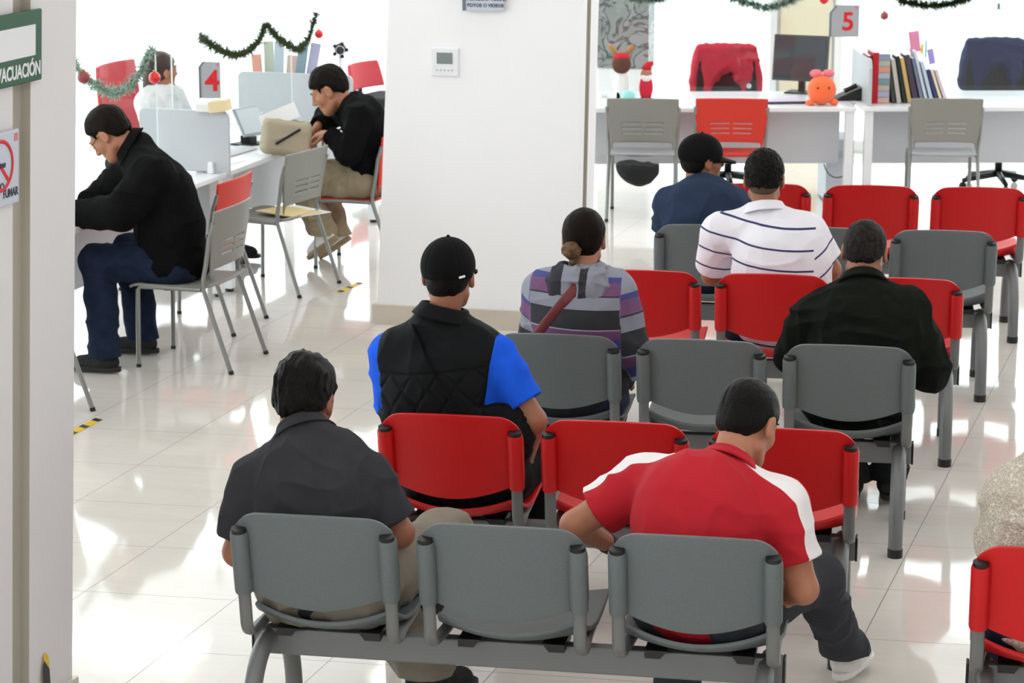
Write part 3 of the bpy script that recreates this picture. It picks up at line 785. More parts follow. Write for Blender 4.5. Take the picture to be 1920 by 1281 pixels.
def red_pat(V):
    s = p; out = np.zeros(len(V))
    for S_, E_, w0 in ((s.SL, s.EL, .050), (s.SR, s.ER, .046)):
        up = s.U * .075 - s.Fw * .03; u = nrm(E_ - S_); side = nrm(S_ - s.N)
        a = s.N + up * .6 + side * .035; bq = S_ * .9 + s.N * .1 + up * 1.0; c = S_ + up * .8 + side * .05; e = S_ + (E_ - S_) * .70 + nrm(up + side * .9) * .09
        d = np.minimum(np.minimum(seg_d(V, a, bq), seg_d(V, bq, c)), seg_d(V, c, e)); out = np.maximum(out, .5 + (w0 - d) * 6)
    L = np.minimum(*[((V - S_) @ nrm(E_ - S_)) / np.linalg.norm(E_ - S_) for S_, E_ in ((s.SL, s.EL), (s.SR, s.ER))])
    return np.clip(out, 0, 1)
p.shirt(patmat('red_pique_with_white_panels', [(0, (178, 16, 34)), (.5, (232, 228, 230))]), 'polo_shirt', sleeve=.66, collar=(.030, .083, -.02), amp=.006, inf=.018, pat=red_pat, neck=.03)
nk = []
ax = nrm(p.H + p.hR @ A3((0, -.03, -.06)) * p.hs - p.N)
for i in range(25):
    a = i / 24 * 2 * math.pi; r = p.X * math.cos(a) * .064 + p.Fw * math.sin(a) * .064; nk.append(tuple(p.N + ax * (.055 - .04 * math.sin(a)) + r - A3(p.org)))
MB().tube(nk, .0022, 6, caps=False).make('necklace', mat('silver', (220, 215, 205), .25, metal=1), p.o, smooth=True)
p.trousers(GREYJ, amp=.008, inf=.014, ank=.022); p.shoes(SHOEW, SOLE)
wv = nrm(p.WL - p.EL); wr = p.WL - wv * .035 - A3(p.org)
MB().tube([wr - wv * .011, wr + wv * .011], .0345, 18).make('wristwatch', BLACK, p.o, smooth=True, angle=40)


# 3 quilted vest, red bench ---------------------------------------------------------------
b = bb('B', -1)
p = seated('B', -1, N=at_b(828, 608, b + .03), H=at_b(842, 518, b + .07), SL=at_b(736, 668, b + .03), SR=at_b(922, 672, b + .02), EL=at_b(752, 800, b + .20), ER=at_b(1000, 790, b + .0),
           P=(-.0, .03, .56), C=(-.06, .0, .86), WR=at_b(985, 868, b + .22), WL=(-.10, .34, .64), KR=(.20, .46, .53), AR=(.18, .44, .10), KL=(-.12, .46, .53), g=1.2, belly=1.22, hs=1.07, arm=1.2, seed=14, look=(.03, 1, -.05),
           lh=((.4, .8, -.2), (0, .3, -1), .7), rh=((-.3, .9, -.3), (-.6, 0, -.6), .6), leg=1.1, skin=SKIN2)
p.body('person in a black quilted vest over a bright blue T-shirt wearing a black cap')
p.hair(thick=.007, rough=.002, seed=6, line=[(-.12, -.062), (-.07, -.07), (-.04, -.045), (-.02, .03), (.02, .03), (.035, .0), (.045, .045), (.12, .07)])
c = add_cap(p); R = p.hR
q0 = p.H + R @ A3((.058, -.105, .012)) * p.hs - A3(p.org)
mb = MB().tube([tuple(q0), tuple(q0 + R @ A3((.017, .016, .004)))], .0045, 6); mb.make('logo_patch', mat('white_print', (235, 235, 235), .6), c)
p.shirt(cloth('bright_blue_cotton', (30, 92, 226)), 'tshirt', sleeve=.74, collar=None, amp=.006, inf=.016, h=.006)
def quilt(P, t):
    s = p; q = (P - s.C) @ s.TR; u_, v_ = q[:, 0], q[:, 2]
    a = np.abs(((u_ + v_ * .8) / .105) % 1 - .5); c_ = np.abs(((u_ - v_ * .8) / .105) % 1 - .5)
    g = np.exp(-(np.minimum(a, c_) * .105 / .006) ** 2) * (v_ < .12)
    g = np.maximum(g, np.exp(-(np.abs(v_ - .12) / .006) ** 2)); g = np.maximum(g, np.exp(-(np.abs(v_ + .10) / .006) ** 2))
    t = t + .0065 * g
    t = smin(t, ell(P, s.P * .45 + s.C * .55 + s.X * .075 - s.Fw * .03, s.TR, (.25, .150, .19)) + .006 * g, .05)
    for S_, E_ in ((s.SL, s.EL), (s.SR, s.ER)):
        m_ = nrm(S_ - s.N); o_ = S_ + m_ * .030
        t = smax(t, np.minimum((P - o_) @ nrm(m_ * 1.0 + s.U * .42), (P - s.C) @ s.U + .02), .012)
    return t
p.g = 1.36; p.belly = 1.3
p.shirt(cloth('black_quilting', (15, 17, 19), .75), 'quilted_vest', sleeve=None, collar=(.060, .086, -.01), amp=.004, inf=.036, cut_arms=True, extra=quilt, neck=.05)
st = p.strap(p.N - p.X * .075 + p.U * .015, p.C + p.X * .20 - p.U * .16)
MB().tube(st, .012, 8, ry=.0035, up=tuple(p.Fw)).make('bag_strap', BLK, p.o, smooth=True)
p.trousers(BLK, amp=.007, inf=.016); p.shoes(SHOEB, SOLE)

# 4 woman with striped hoodie, middle grey bench ------------------------------------------
b = bb('C', -1)
p = seated('C', -1, N=at_b(1095, 520, b + .05), H=at_b(1096, 450, b + .10), SL=at_b(1020, 545, b + .04), SR=at_b(1158, 548, b + .04), EL=at_b(1000, 650, b + .12), ER=at_b(1184, 655, b + .02),
           P=(.06, .02, .56), C=(.06, -.01, .86), WR=at_b(1166, 712, b + .22), WL=(-.06, .34, .66), g=1.06, belly=1.05, hs=1.02, arm=1.0, seed=21, look=(.05, 1, -.15), KL=(-.08, .45, .52), KR=(.14, .45, .52),
           lh=((.4, .8, -.2), (0, .3, -1), .7), rh=((-.4, .8, -.2), (-.2, .3, -1), .7))
p.body('woman in a striped purple, grey and navy hoodie with her hair in a low bun')
def bun(q, d):
    n = vnoise(q * np.array([.6, 1, 1.3], f32), 90, 4) * .004
    e = ell(q, (-.032, -.118, -.035), np.eye(3, dtype=f32), (.038, .032, .034)) + n
    return d
def bun2(P, s=p):
    q = s.headq(P); n = vnoise(q * np.array([.6, 1, 1.3], f32), 90, 4) * .005
    e = ell(q, (-.030, -.122, -.040), np.eye(3, dtype=f32), (.040, .034, .036)) + n
    e = smin(e, ell(q, (-.022, -.108, -.072), np.eye(3, dtype=f32), (.018, .016, .034)) + n, .01)
    return e * s.hs
lo, hi = bounds([p.H], .2); p.add('hair_bun', bun2, lo, hi, .0032, mat('light_brown_hair', (112, 86, 62), .6, bump=(150, .6, .004), spec=.15, var=(60, (60, 44, 34), .8)))
p.hair(HAIRF, thick=.012, rough=.0015, strand=150, line=[(-.14, -.12), (-.06, -.09), (-.04, -.03), (-.02, .0), (-.005, .03), (.02, .03), (.035, .02), (.045, .045), (.07, .062), (.12, .07)])
def hood_pat(V):
    s = p; z = ((V - s.N) @ s.U); t = z / .36 + .90
    for S_, E_, sg in ((s.SL, s.EL, 1), (s.SR, s.ER, 1)):
        u = nrm(E_ - S_); dS = cone(V, S_ + u * .05, E_, 0, 0); dT = np.abs((V - s.N) @ s.X); L = (V - S_) @ u
        arm = dT > (np.linalg.norm((S_ - s.N) @ s.X) + .035); tt = (.98 - np.clip(L, -.05, .6) * 2.3) 
        t = np.where(arm & (((V - s.N) @ s.X > 0) == (((S_ - s.N) @ s.X) > 0)), tt, t)
    return np.clip(t, 0.001, .999)
HOOD = patmat('striped_hoodie_fleece', [(0, (40, 42, 48)), (.06, (150, 152, 162)), (.14, (60, 64, 130)), (.26, (104, 66, 104)), (.36, (170, 160, 176)), (.375, (46, 46, 52)), (.60, (134, 136, 148)), (.74, (40, 38, 50)), (.755, (112, 76, 112)), (.90, (66, 70, 130)), (.955, (140, 142, 156))], .95, (500, .4, .003))
def hood_fn(P, s=p):
    q = (P - s.N) @ s.TR; I = np.eye(3, dtype=f32)
    e = ell(q, (0.0, -.085, -.045), I, (.136, .072, .128)); e = smin(e, smax(np.abs(np.linalg.norm(q[:, :2] * np.array([1, 1.15], f32), axis=1) - .092) - .016, np.abs(q[:, 2] - .02) - .03, .02), .03)
    e = smax(e, -ell(q, (0.0, -.075, .055), I, (.072, .040, .085)), .014)
    e = e + .014 * np.exp(-(q[:, 0] / .012) ** 2) * (q[:, 2] < .0)
    return e + folds(P, .007, 33, 1.4)
def hood_mix(V, s=p):
    q = (V - s.N) @ s.TR; a = q[:, 0]
    return np.where(a > .052, .68, np.where(a > .022, .42, np.where((q[:, 2] < -.09), .92, np.where(a < -.055, .42, .68)))).astype(f32)
p.shirt(HOOD, 'hoodie', sleeve=None, collar=None, amp=.006, inf=.022, pat=hood_pat, h=.005)
lo, hi = bounds([p.N], .24); p.add('hood', hood_fn, lo, hi, .0045, HOOD, hood_mix)
MAROON = mat('maroon_leather', (104, 34, 38), .5, bump=(200, .1, .002))
a0, a1 = p.N + p.X * .035 + p.U * .01, p.C - p.X * .20 - p.U * .10
st = p.strap(a0, a1, out=.008)
MB().tube(st, .021, 10, ry=.0035, up=tuple(nrm(np.cross(p.Fw, a1 - a0)))).make('bag_strap', MAROON, p.o, smooth=True)
rg = [tuple(A3(st[1]) + p.X * .016 * x - p.Fw * .006 + p.U * .012 * z) for x, z in ((-1, 1), (1, 1), (1, -1), (-1, -1), (-1, 1))]
MB().tube(rg, .002, 6).make('strap_buckle', MATS['silver'], p.o)
p.trousers(cloth('dark_leggings', (58, 60, 84)), amp=.006, inf=.012); p.shoes(SHOEB, SOLE)

# 5 dark green jacket, middle grey bench, right seat --------------------------------------
b = bb('C', 1)
p = seated('C', 1, N=at_b(1620, 545, b + .12), H=at_b(1622, 474, b + .21), SL=at_b(1532, 592, b + .12), SR=at_b(1702, 592, b + .12), EL=at_b(1492, 668, b + .20), ER=at_b(1738, 695, b + .16),
           P=(.03, .04, .56), C=(.04, .06, .84), WR=(.20, .46, .68), WL=(-.10, .42, .66), g=1.15, belly=1.15, hs=1.06, arm=1.15, seed=33, look=(.15, 1, -.35), KL=(-.08, .47, .53), KR=(.17, .47, .53), AR=(.16, .54, .10), AL=(.0, .5, .1),
           lh=((.4, .8, -.2), (0, .3, -1), .7), rh=((-.4, .8, -.2), (0, .3, -1), .7), skin=SKIN2)
p.body('person in a very dark green corduroy jacket with short greying black hair and glasses')
p.hair(mat('greying_black_hair', (22, 20, 20), .6, bump=(200, .5, .004), spec=.1, var=(60, (52, 47, 44), .6)), thick=.007, rough=.002, seed=9, strand=140, line=[(-.12, -.05), (-.07, -.055), (-.04, -.03), (-.02, .0), (-.005, .03), (.02, .03), (.035, .0), (.045, .045), (.07, .062), (.12, .07)])
p.shirt(cloth('dark_green_corduroy', (20, 24, 19), 1.0, b=(300, .5, .003)), 'jacket', sleeve=None, collar=(.040, .088, -.03), amp=.010, inf=.030, h=.0055)
p.trousers(cloth('dark_trousers', (34, 34, 36)), amp=.008, ank=.03); p.shoes(SHOEB, SOLEB)
tm = [tuple(p.H + p.hR @ A3(v) * p.hs - A3(p.org)) for v in ((.082, -.02, .012), (.080, .03, .016), (.072, .085, .014), (0, .108, .014), (-.072, .085, .014), (-.080, .03, .016), (-.082, -.02, .012))]
MB().tube(tm, .0016, 6).make('glasses', MATS['silver'], p.o, smooth=True)

# 6 white polo with navy stripes, red bench behind --------------------------------------
b = bb('D', 0)
p = seated('D', 0, N=at_b(1436, 402, b + .10), H=at_b(1433, 338, b + .15), SL=at_b(1352, 438, b + .08), SR=at_b(1513, 438, b + .08), EL=at_b(1336, 515, b + .20), ER=at_b(1556, 505, b + .12),
           P=(-.0, .03, .56), C=(.03, .0, .86), WR=at_b(1560, 540, b + .34), WL=(-.10, .36, .66), g=1.28, belly=1.2, hs=1.06, arm=1.25, seed=41, look=(.02, 1, -.08),
           lh=((.4, .8, -.2), (0, .3, -1), .7), rh=((-.4, .8, -.2), (0, .3, -1), .7), skin=SKIN2)
p.body('person in a white polo shirt with thin navy stripes and short curly dark hair')
p.hair(HAIR, thick=.011, top=.012, rough=.006, seed=11, strand=85, curly=True, line=[(-.12, -.028), (-.07, -.03), (-.04, -.01), (-.02, .02), (.02, .03), (.035, .03), (.045, .045), (.07, .062), (.12, .07)])
def fade(P_, s=p):
    q = s.headq(P_); return smax(hair_sdf(q, thick=.0035, rough=.001, line=[(-.12, -.068), (-.07, -.07), (-.04, -.04), (-.02, .0), (-.005, .02), (.02, .03), (.035, .0), (.045, .045), (.12, .07)]), q[:, 2] - .02, .005) * s.hs
lo, hi = bounds([p.H], .15); p.add('faded_hair', fade, lo, hi, .0035, mat('short_fade_hair', (84, 62, 52), .7, bump=(300, .4, .002)))
def stripe_pat(V):
    s = p; xx = (V - s.N) @ s.X; z = V[:, 2] - s.N[2] + .018 * np.cos(xx * 6) + .10 * xx; t = (.085 - z) / .0925
    L = (V - s.SR) @ nrm(s.ER - s.SR); armm = ((V - s.N) @ s.X) > (float((s.SR - s.N) @ s.X) + .062)
    t = np.where(armm, (L + .0) / .085 + .1, t)
    return np.clip(np.abs((t % 1) - .5) * 2, 0, 1) * (t > .4)
WS = patmat('white_pique_navy_stripes', [(0, (226, 224, 232)), (.90, (46, 48, 96))], .9)
p.shirt(WS, 'polo_shirt', sleeve=.78, collar=(.040, .082, -.015), amp=.005, inf=.020, pat=stripe_pat, h=.005)
p.trousers(JEANS); p.shoes(SHOEB, SOLE)

# 7 navy T-shirt and black cap, grey bench near the counters -------------------------------
b = bb('E', -1)
p = seated('E', -1, N=at_b(1306, 356, b + .06), H=at_b(1318, 302, b + .10), SL=at_b(1256, 384, b + .04), SR=at_b(1374, 380, b + .10), EL=at_b(1252, 440, b + .16), ER=at_b(1392, 440, b + .18),
           g=1.16, belly=1.15, hs=1.05, arm=1.15, seed=51, look=(.85, .52, -.08), P=(-.02, .02, .56), C=(-.02, -.0, .86), skin=SKIN2,
           lh=((.4, .8, -.2), (0, .3, -1), .7), rh=((-.4, .8, -.2), (0, .3, -1), .7))
p.body('person in a navy T-shirt and black cap turning the head to look sideways')
p.hair(thick=.010, rough=.002, seed=13, line=[(-.12, -.07), (-.07, -.075), (-.035, -.05), (-.02, .0), (-.005, .03), (.02, .03), (.035, .0), (.045, .045), (.12, .07)])
add_cap(p)
p.shirt(cloth('navy_cotton', (44, 56, 80)), 'tshirt', sleeve=.76, collar=(.024, .076, -.02), amp=.005, inf=.018, h=.006)
p.trousers(JEANS, h=.008); p.shoes(SHOEB, SOLEB, h=.008)

# 8 cream lace top at the right edge -------------------------------------------------------
b = bb('R', -1)
p = seated('R', -1, g=1.1, belly=1.1, hs=1.02, arm=1.15, seed=61, N=at_b(1985, 868, b + .05), H=at_b(1990, 775, b + .10), SL=at_b(1900, 925, b + .04), SR=at_b(2070, 925, b + .04), EL=at_b(1872, 1012, b + .06), ER=at_b(2105, 1050, b + .04),
           P=(-.02, .02, .56), C=(-.02, -.0, .86), lh=((.4, .8, -.2), (0, .3, -1), .7), rh=((-.4, .8, -.2), (0, .3, -1), .7))
p.body('person in a cream lace top and jeans cut off by the frame beyond the aisle')
p.hair(HAIRF, thick=.014, rough=.003, line=[(-.14, -.16), (-.04, -.12), (-.02, .0), (.02, .03), (.045, .045), (.12, .07)])
def lace():
    m = mat('cream_lace', (206, 196, 180), .95); nt = m.node_tree; b_ = nt.nodes['Principled BSDF']; L = nt.links
    tc = nt.nodes.new('ShaderNodeTexCoord'); v = nt.nodes.new('ShaderNodeTexVoronoi'); v.inputs['Scale'].default_value = 85; v.feature = 'DISTANCE_TO_EDGE'
    L.new(tc.outputs['Object'], v.inputs['Vector']); mr = nt.nodes.new('ShaderNodeMapRange'); mr.inputs[1].default_value = .0; mr.inputs[2].default_value = .22; L.new(v.outputs['Distance'], mr.inputs[0])
    mx = nt.nodes.new('ShaderNodeMix'); mx.data_type = 'RGBA'; mx.inputs[6].default_value = lin((232, 226, 214)); mx.inputs[7].default_value = lin((186, 174, 156)); L.new(mr.outputs[0], mx.inputs[0]); L.new(mx.outputs[2], b_.inputs['Base Color'])
    bp = nt.nodes.new('ShaderNodeBump'); bp.inputs['Strength'].default_value = .8; bp.inputs['Distance'].default_value = .006; bp.invert = True; L.new(mr.outputs[0], bp.inputs['Height']); L.new(bp.outputs[0], b_.inputs['Normal']); return m
p.shirt(lace(), 'lace_top', sleeve=None, amp=.008, inf=.022)
p.trousers(JEANS, h=.008); p.shoes(SHOEB, SOLEB, h=.008)

# 9 black jacket, writing at the left counter ----------------------------------------------
W = Vector
cx, cy = -5.50, 12.02
p = Person(P=at_b(334, 486, 12.02), C=at_b(314, 372, 12.02), N=at_b(258, 284, 12.0), H=at_b(206, 254, 11.98), SL=at_b(287, 330, 11.83), SR=at_b(262, 302, 12.20),
           EL=at_b(226, 398, 11.74), ER=at_b(196, 372, 12.28), WL=W((-6.13, 11.80, .80)), WR=W((-6.22, 12.14, .79)), KL=W((cx - .53, cy - .14, .55)), KR=W((cx - .47, cy + .13, .55)),
           AL=at_z(196, 668, .088), AR=at_z(268, 634, .088), toeL=W((-1, -.05, 0)), toeR=W((-.96, -.1, 0)), look=W((-1, .02, -1.05)), hup=W((-.8, 0, 1)), pelx=W((0, 1, 0)),
           g=1.2, belly=1.25, hs=1.13, arm=1.25, leg=1.14, seed=71, h=.0055, lh=(W((-.9, .2, -.05)), W((0, .2, -1)), .8, .9), rh=(W((-.9, -.2, -.05)), W((0, -.1, -1)), .8, .9))
p.body('person in a black fleece jacket and blue jeans leaning on the left counter, wearing glasses')
p.hair(HAIRF, thick=.011, top=.012, rough=.003, seed=15, strand=120, h=.003, line=[(-.12, -.05), (-.07, -.055), (-.045, -.035), (-.028, .0), (-.008, .03), (.02, .03), (.034, .012), (.042, .045), (.07, .075), (.12, .085)])
p.shirt(BLK2, 'fleece_jacket', sleeve=None, collar=(.080, .086, -.01), amp=.006, inf=.036)
p.trousers(JEANS, amp=.008, inf=.016, ank=.022); p.shoes(SHOEB, SOLEB)
tm = [tuple(p.H + p.hR @ A3(v) * p.hs - A3(p.org)) for v in ((.082, -.02, .012), (.080, .03, .016), (.070, .095, .012), (.05, .108, .012), (0, .112, .016), (-.05, .108, .012), (-.070, .095, .012), (-.080, .03, .016), (-.082, -.02, .012))]
g_ = MB().tube(tm, .0022, 6).make('glasses', BLACK, p.o, smooth=True)
for sx in (-1, 1):
    c = p.H + p.hR @ A3((sx * .036, .113, .004)) * p.hs - A3(p.org)
    MB().tube([tuple(c), tuple(c + p.hR[:, 1] * .0015)], .021, 20, ry=.016, up=tuple(p.hR[:, 0])).make('lens', GLASS, g_)

# 10 black sweater, at counter 4 -----------------------------------------------------------
p = Person(P=W((-5.58, 14.80, .57)), C=W((-5.58, 14.80, .88)), N=at_b(662, 196, 14.80), H=at_b(618, 172, 14.78), SL=at_b(676, 222, 14.62), SR=at_b(650, 205, 14.98),
           EL=at_b(655, 288, 14.55), ER=at_b(612, 222, 15.02), WL=at_b(618, 252, 14.66), WR=at_b(596, 236, 14.84), KL=W((-6.0, 14.66, .55)), KR=W((-6.0, 14.95, .55)),
           AL=at_b(606, 440, 14.62), AR=at_b(630, 440, 14.86), toeL=W((-.75, .25, -.55)), toeR=W((-.75, .2, -.5)), look=W((-1, -.20, -.62)), hup=W((-.45, 0, 1)), pelx=W((0, 1, 0)),
           g=1.1, belly=1.1, hs=1.17, arm=1.12, leg=1.1, seed=81, h=.0045, lh=(W((-.9, .3, -.05)), W((.2, .3, -1)), .7), rh=(W((-.35, -.2, -.9)), W((.6, -.5, -.2)), .55))
p.body('person in a black sweater and beige trousers at counter 4, head bowed over the papers')
p.hair(HAIRF, thick=.011, top=.014, rough=.004, seed=17, strand=110, h=.003, line=[(-.12, -.045), (-.07, -.05), (-.045, -.03), (-.028, .0), (-.008, .03), (.02, .03), (.034, .005), (.042, .045), (.07, .062), (.12, .07)])
p.shirt(BLK2, 'sweater', sleeve=None, amp=.007, inf=.020, collar=(.012, .080, -.01))
p.trousers(BEIGE, amp=.010, inf=.018, ank=.03); p.shoes(SHOEW, mat('tan_rubber_sole', (150, 126, 96), .7))

# 11 clerk behind the left counter ----------------------------------------------------------
hc = at_b(300, 128, 14.6)
p = Person(P=W((hc.x, 14.6, .57)), C=W((hc.x, 14.62, .86)), N=W((hc.x, 14.62, 1.09)), H=W((hc.x, 14.62, 1.215)), SL=W((hc.x - .02, 14.44, 1.03)), SR=W((hc.x - .02, 14.80, 1.03)), EL=W((hc.x + .08, 14.38, .80)), ER=W((hc.x + .08, 14.86, .80)),
           WL=W((hc.x + .32, 14.5, .80)), WR=W((hc.x + .32, 14.7, .80)), KL=W((hc.x + .42, 14.5, .52)), KR=W((hc.x + .42, 14.7, .52)), AL=W((hc.x + .42, 14.5, .1)), AR=W((hc.x + .42, 14.7, .1)), toeL=W((1, 0, 0)), toeR=W((1, 0, 0)),
           look=W((.55, .8, -.05)), hup=W((0, 0, 1)), pelx=W((0, -1, 0)), g=.92, belly=.9, seed=91, h=.008)
p.SL, p.SR = p.SR, p.SL; p.EL, p.ER = p.ER, p.EL; p.WL, p.WR = p.WR, p.WL; p.X = nrm(p.SR - p.SL); p.Fw = nrm(np.cross(p.U, p.X)); p.X2 = np.cross(p.Fw, p.U); p.TR = np.stack([p.X2, p.Fw, p.U], 1).astype(f32)
p.body('clerk with long brown hair and a white blouse behind the left counter')
def long(q, d): return smin(d, cone(q, (0, -.075, .0), (.01, -.095, -.25), .055, .040) + vnoise(q * np.array([1, 1, .1], f32), 90, 2) * .003, .03)
def lfn(P, s=p): q = s.headq(P); return long(q, hair_sdf(q, thick=.012, line=[(-.14, -.2), (-.03, -.1), (-.0, -.0), (.03, .04), (.12, .07)]))
lo, hi = bounds([p.H, p.H - A3((0, 0, .25))], .17); p.add('hair', lfn, lo, hi, .005, mat('long_brown_hair', (58, 40, 33), .45, bump=(160, .4, .004)))
p.shirt(cloth('white_blouse', (232, 232, 234)), 'blouse', sleeve=None, amp=.006, inf=.02, h=.007)
p.trousers(BLK, h=.009); p.shoes(SHOEB, SOLEB, h=.009)
# ------------------------------------------------------------------ visitor chairs
CHG = mat('grey_chair_shell', (136, 134, 128), .45, bump=(500, .1, .001)); CHR = mat('orange_red_chair_shell', (206, 48, 32), .45, bump=(500, .1, .001))
CHS = mat('pale_grey_seat', (168, 170, 174), .4); TUBE = mat('satin_grey_tube', (138, 138, 136), .35, metal=.5)
def make_chair(m, ms, c, yaw, label, group):
    e = empty('visitor_chair', c, yaw, label, 'chair', group)
    def bp(x, z):
        t = (z - .5) / .36; w_ = .215 + .035 * min(1, max(0, t) * 1.6)
        q = x; return Vector((x * w_, -.165 - .045 * max(t, 0) ** 1.2 - .035 * (1 - q * q), z))
    nu, nv = 40, 36; V = []; F = []
    for j in range(nv + 1):
        for i in range(nu + 1):
            x = -1 + 2 * i / nu; zt = .868 - .008 * x * x; zb = .545 + .012 * (1 - x * x)
            if abs(x) > .93: zb -= .05 * (abs(x) - .93) / .07
            V.append(bp(x, zb + (zt - zb) * j / nv))
    for j in range(nv):
        for i in range(nu):
            x = -1 + 2 * (i + .5) / nu
            if j in (7, 11, 15) and .03 < abs(x) < .60: continue
            F.append((j * (nu + 1) + i, j * (nu + 1) + i + 1, (j + 1) * (nu + 1) + i + 1, (j + 1) * (nu + 1) + i))
    o = mesh_obj('backrest', V, F, m, e); solid(o, .010)
    def sp(u, v):
        x = (u - .5) * 2; y = -.17 + .475 * v; wd = .225 + .01 * v
        if v > .8: wd -= .03 * ((v - .8) / .2) ** 2
        z = .455 - .012 * math.sin(v * math.pi) * (1 - x * x) - .02 * max(0, (v - .85) / .15) ** 2
        if v < .15: z += .02 * ((.15 - v) / .15) ** 2
        return Vector((x * wd, y - .03 * (1 - x * x) * (1 - v), z))
    o = MB().sheet(sp, 16, 16).make('seat', ms, e, smooth=True); solid(o, .014, -1); bevel(o, .003)
    for s in (-1, 1):
        path = [(s * .245, -.285, .0), (s * .240, -.20, .25), (s * .236, -.135, .44), (s * .236, -.135, .50), (s * .243, -.155, .58), (s * .247, -.178, .72), (s * .252, -.205, .80)]
        l = MB().tube(path, .0125, 12).make('leg', TUBE, e, smooth=True, angle=50); MB().tube([(s * .245, -.285, 0), (s * .2447, -.279, .018)], .0145, 10).make('foot_cap', BLACK, l, smooth=True, angle=50)
        path = [(s * .225, .255, .0), (s * .225, .245, .42), (s * .225, .23, .438), (s * .225, .10, .440), (s * .232, -.12, .440)]
        l = MB().tube(path, .0125, 12).make('leg', TUBE, e, smooth=True, angle=50); MB().tube([(s * .225, .255, 0), (s * .225, .2545, .018)], .0145, 10).make('foot_cap', BLACK, l, smooth=True, angle=50)
    MB().tube([(-.225, .2, .433), (.225, .2, .433)], .009, 10).make('crossbar', TUBE, e, smooth=True)
    return e
rad = math.radians
make_chair(CHG, CHG, (-5.51, 12.02, 0), rad(91), 'grey slotted visitor chair under the person in the black fleece jacket', 'grey visitor chairs')
make_chair(CHR, CHR, (-5.86, 12.86, 0), rad(91), 'empty orange-red visitor chair half hidden behind the fleece jacket person', 'red visitor chairs')
make_chair(CHG, CHG, (-5.86, 13.98, 0), rad(82), 'empty grey visitor chair with a folder lying on its seat', 'grey visitor chairs')
make_chair(CHR, CHR, (-5.62, 14.83, 0), rad(92), 'red visitor chair under the person in the black sweater', 'red visitor chairs')
make_chair(CHG, CHG, (-5.85, 10.62, 0), rad(90), 'grey visitor chair showing only one slanted leg beside the left column', 'grey visitor chairs')
yr = rad(13)
def row_chair(u, b_, m, ms, lab, grp, yw=yr):
    q = at_z(u, 186, .862) ; make_chair(m, ms, (q.x - .235 * math.sin(yw) * 1, q.y + .235, 0), yw, lab, grp)
row_chair(1205, 0, CHG, CHS, 'grey visitor chair beside the centre column at counter 5', 'grey visitor chairs')
row_chair(1372, 0, CHR, CHR, 'orange-red visitor chair at counter 5, behind the black cap', 'red visitor chairs')
row_chair(1776, 0, CHG, CHS, 'grey visitor chair under the row of books at the right counter', 'grey visitor chairs')

# ------------------------------------------------------------------ counters (desks)
DESK = mat('white_laminate', (238, 238, 242), .28); DPAN = mat('pale_grey_laminate', (205, 206, 212), .4)
PANEL = mat('grey_screen_panel', (190, 194, 198), .5)
def desk(c, L, D, yaw, label, group, posts=(-1, 1)):
    """front edge centre at c, front faces -y in the desk's own frame"""
    e = empty('service_desk', c, yaw, label, 'desk', group)
    MB().box((0, D / 2, .735), (L, D, .03)).make('desktop', DESK, e, bev=.003)
    MB().box((0, .27, .51), (L - .16, .018, .40)).make('modesty_panel', DPAN, e, bev=.002)
    for s in posts:
        for y in (.05, D - .06):
            l = MB().box((s * (L / 2 - .045), y, .37), (.06, .06, .70)).make('leg', DESK, e, bev=.004)
            MB().tube([(s * (L / 2 - .045), y, 0), (s * (L / 2 - .045), y, .022)], .026, 14).make('foot_cap', BLACK, l)
    return e
def yawed(a, b_):
    d = b_ - a; return math.atan2(d.y, d.x)
# left counter 3 and counter 4 (their fronts face +x)
desk((-6.05, 12.10, 0), 3.10, .75, rad(90), 'white service desk under the arms of the fleece jacket person', 'white service desks')
desk((-6.05, 15.02, 0), 2.60, .75, rad(90), 'white service desk of counter 4 with the tilted tablet on it', 'white service desks')
# right counter: two desks end to end
A_, B_ = at_z(1090, 206, .74), at_z(1606, 204, .74); C_, D_ = at_z(1622, 203, .74), at_z(2080, 203, .74)
yw = yawed(A_, D_) ; ux = Vector((math.cos(yw), math.sin(yw), 0)); uy = Vector((-math.sin(yw), math.cos(yw), 0))
Lr = (B_ - A_).length; c1 = A_ + ux * Lr / 2; c1.z = 0
desk(c1, Lr, .95, yw, 'white service desk of counter 5 behind the orange-red chair', 'white service desks')
Lr2 = (D_ - C_).length; c2 = A_ + ux * (Lr + .05 + Lr2 / 2); c2.z = 0
desk(c2, Lr2, .95, yw, 'white service desk carrying the row of books, right of counter 5', 'white service desks')
TOP = .751
def on_right(t, dpt, z=TOP):       # t metres along the two right desks, dpt metres back from the front edge
    q = A_ + ux * t + uy * dpt; q.z = z; return q
def t_at(u, dpt, z=TOP):           # find t whose projection has photo column u
    lo, hi = -1.0, 6.0
    for _ in range(40):
        m_ = (lo + hi) / 2; q = on_right(m_, dpt, z); X = q.x * cY + q.y * sY; Y = -q.x * sY + q.y * cY; zz = q.z - CAM_H
        uu = 960 + F_ * X / (Y * cP - zz * sP)
        if uu < u: lo = m_
        else: hi = m_
    return lo
def right_at(u, dpt, z=TOP): return on_right(t_at(u, dpt, z), dpt, z)
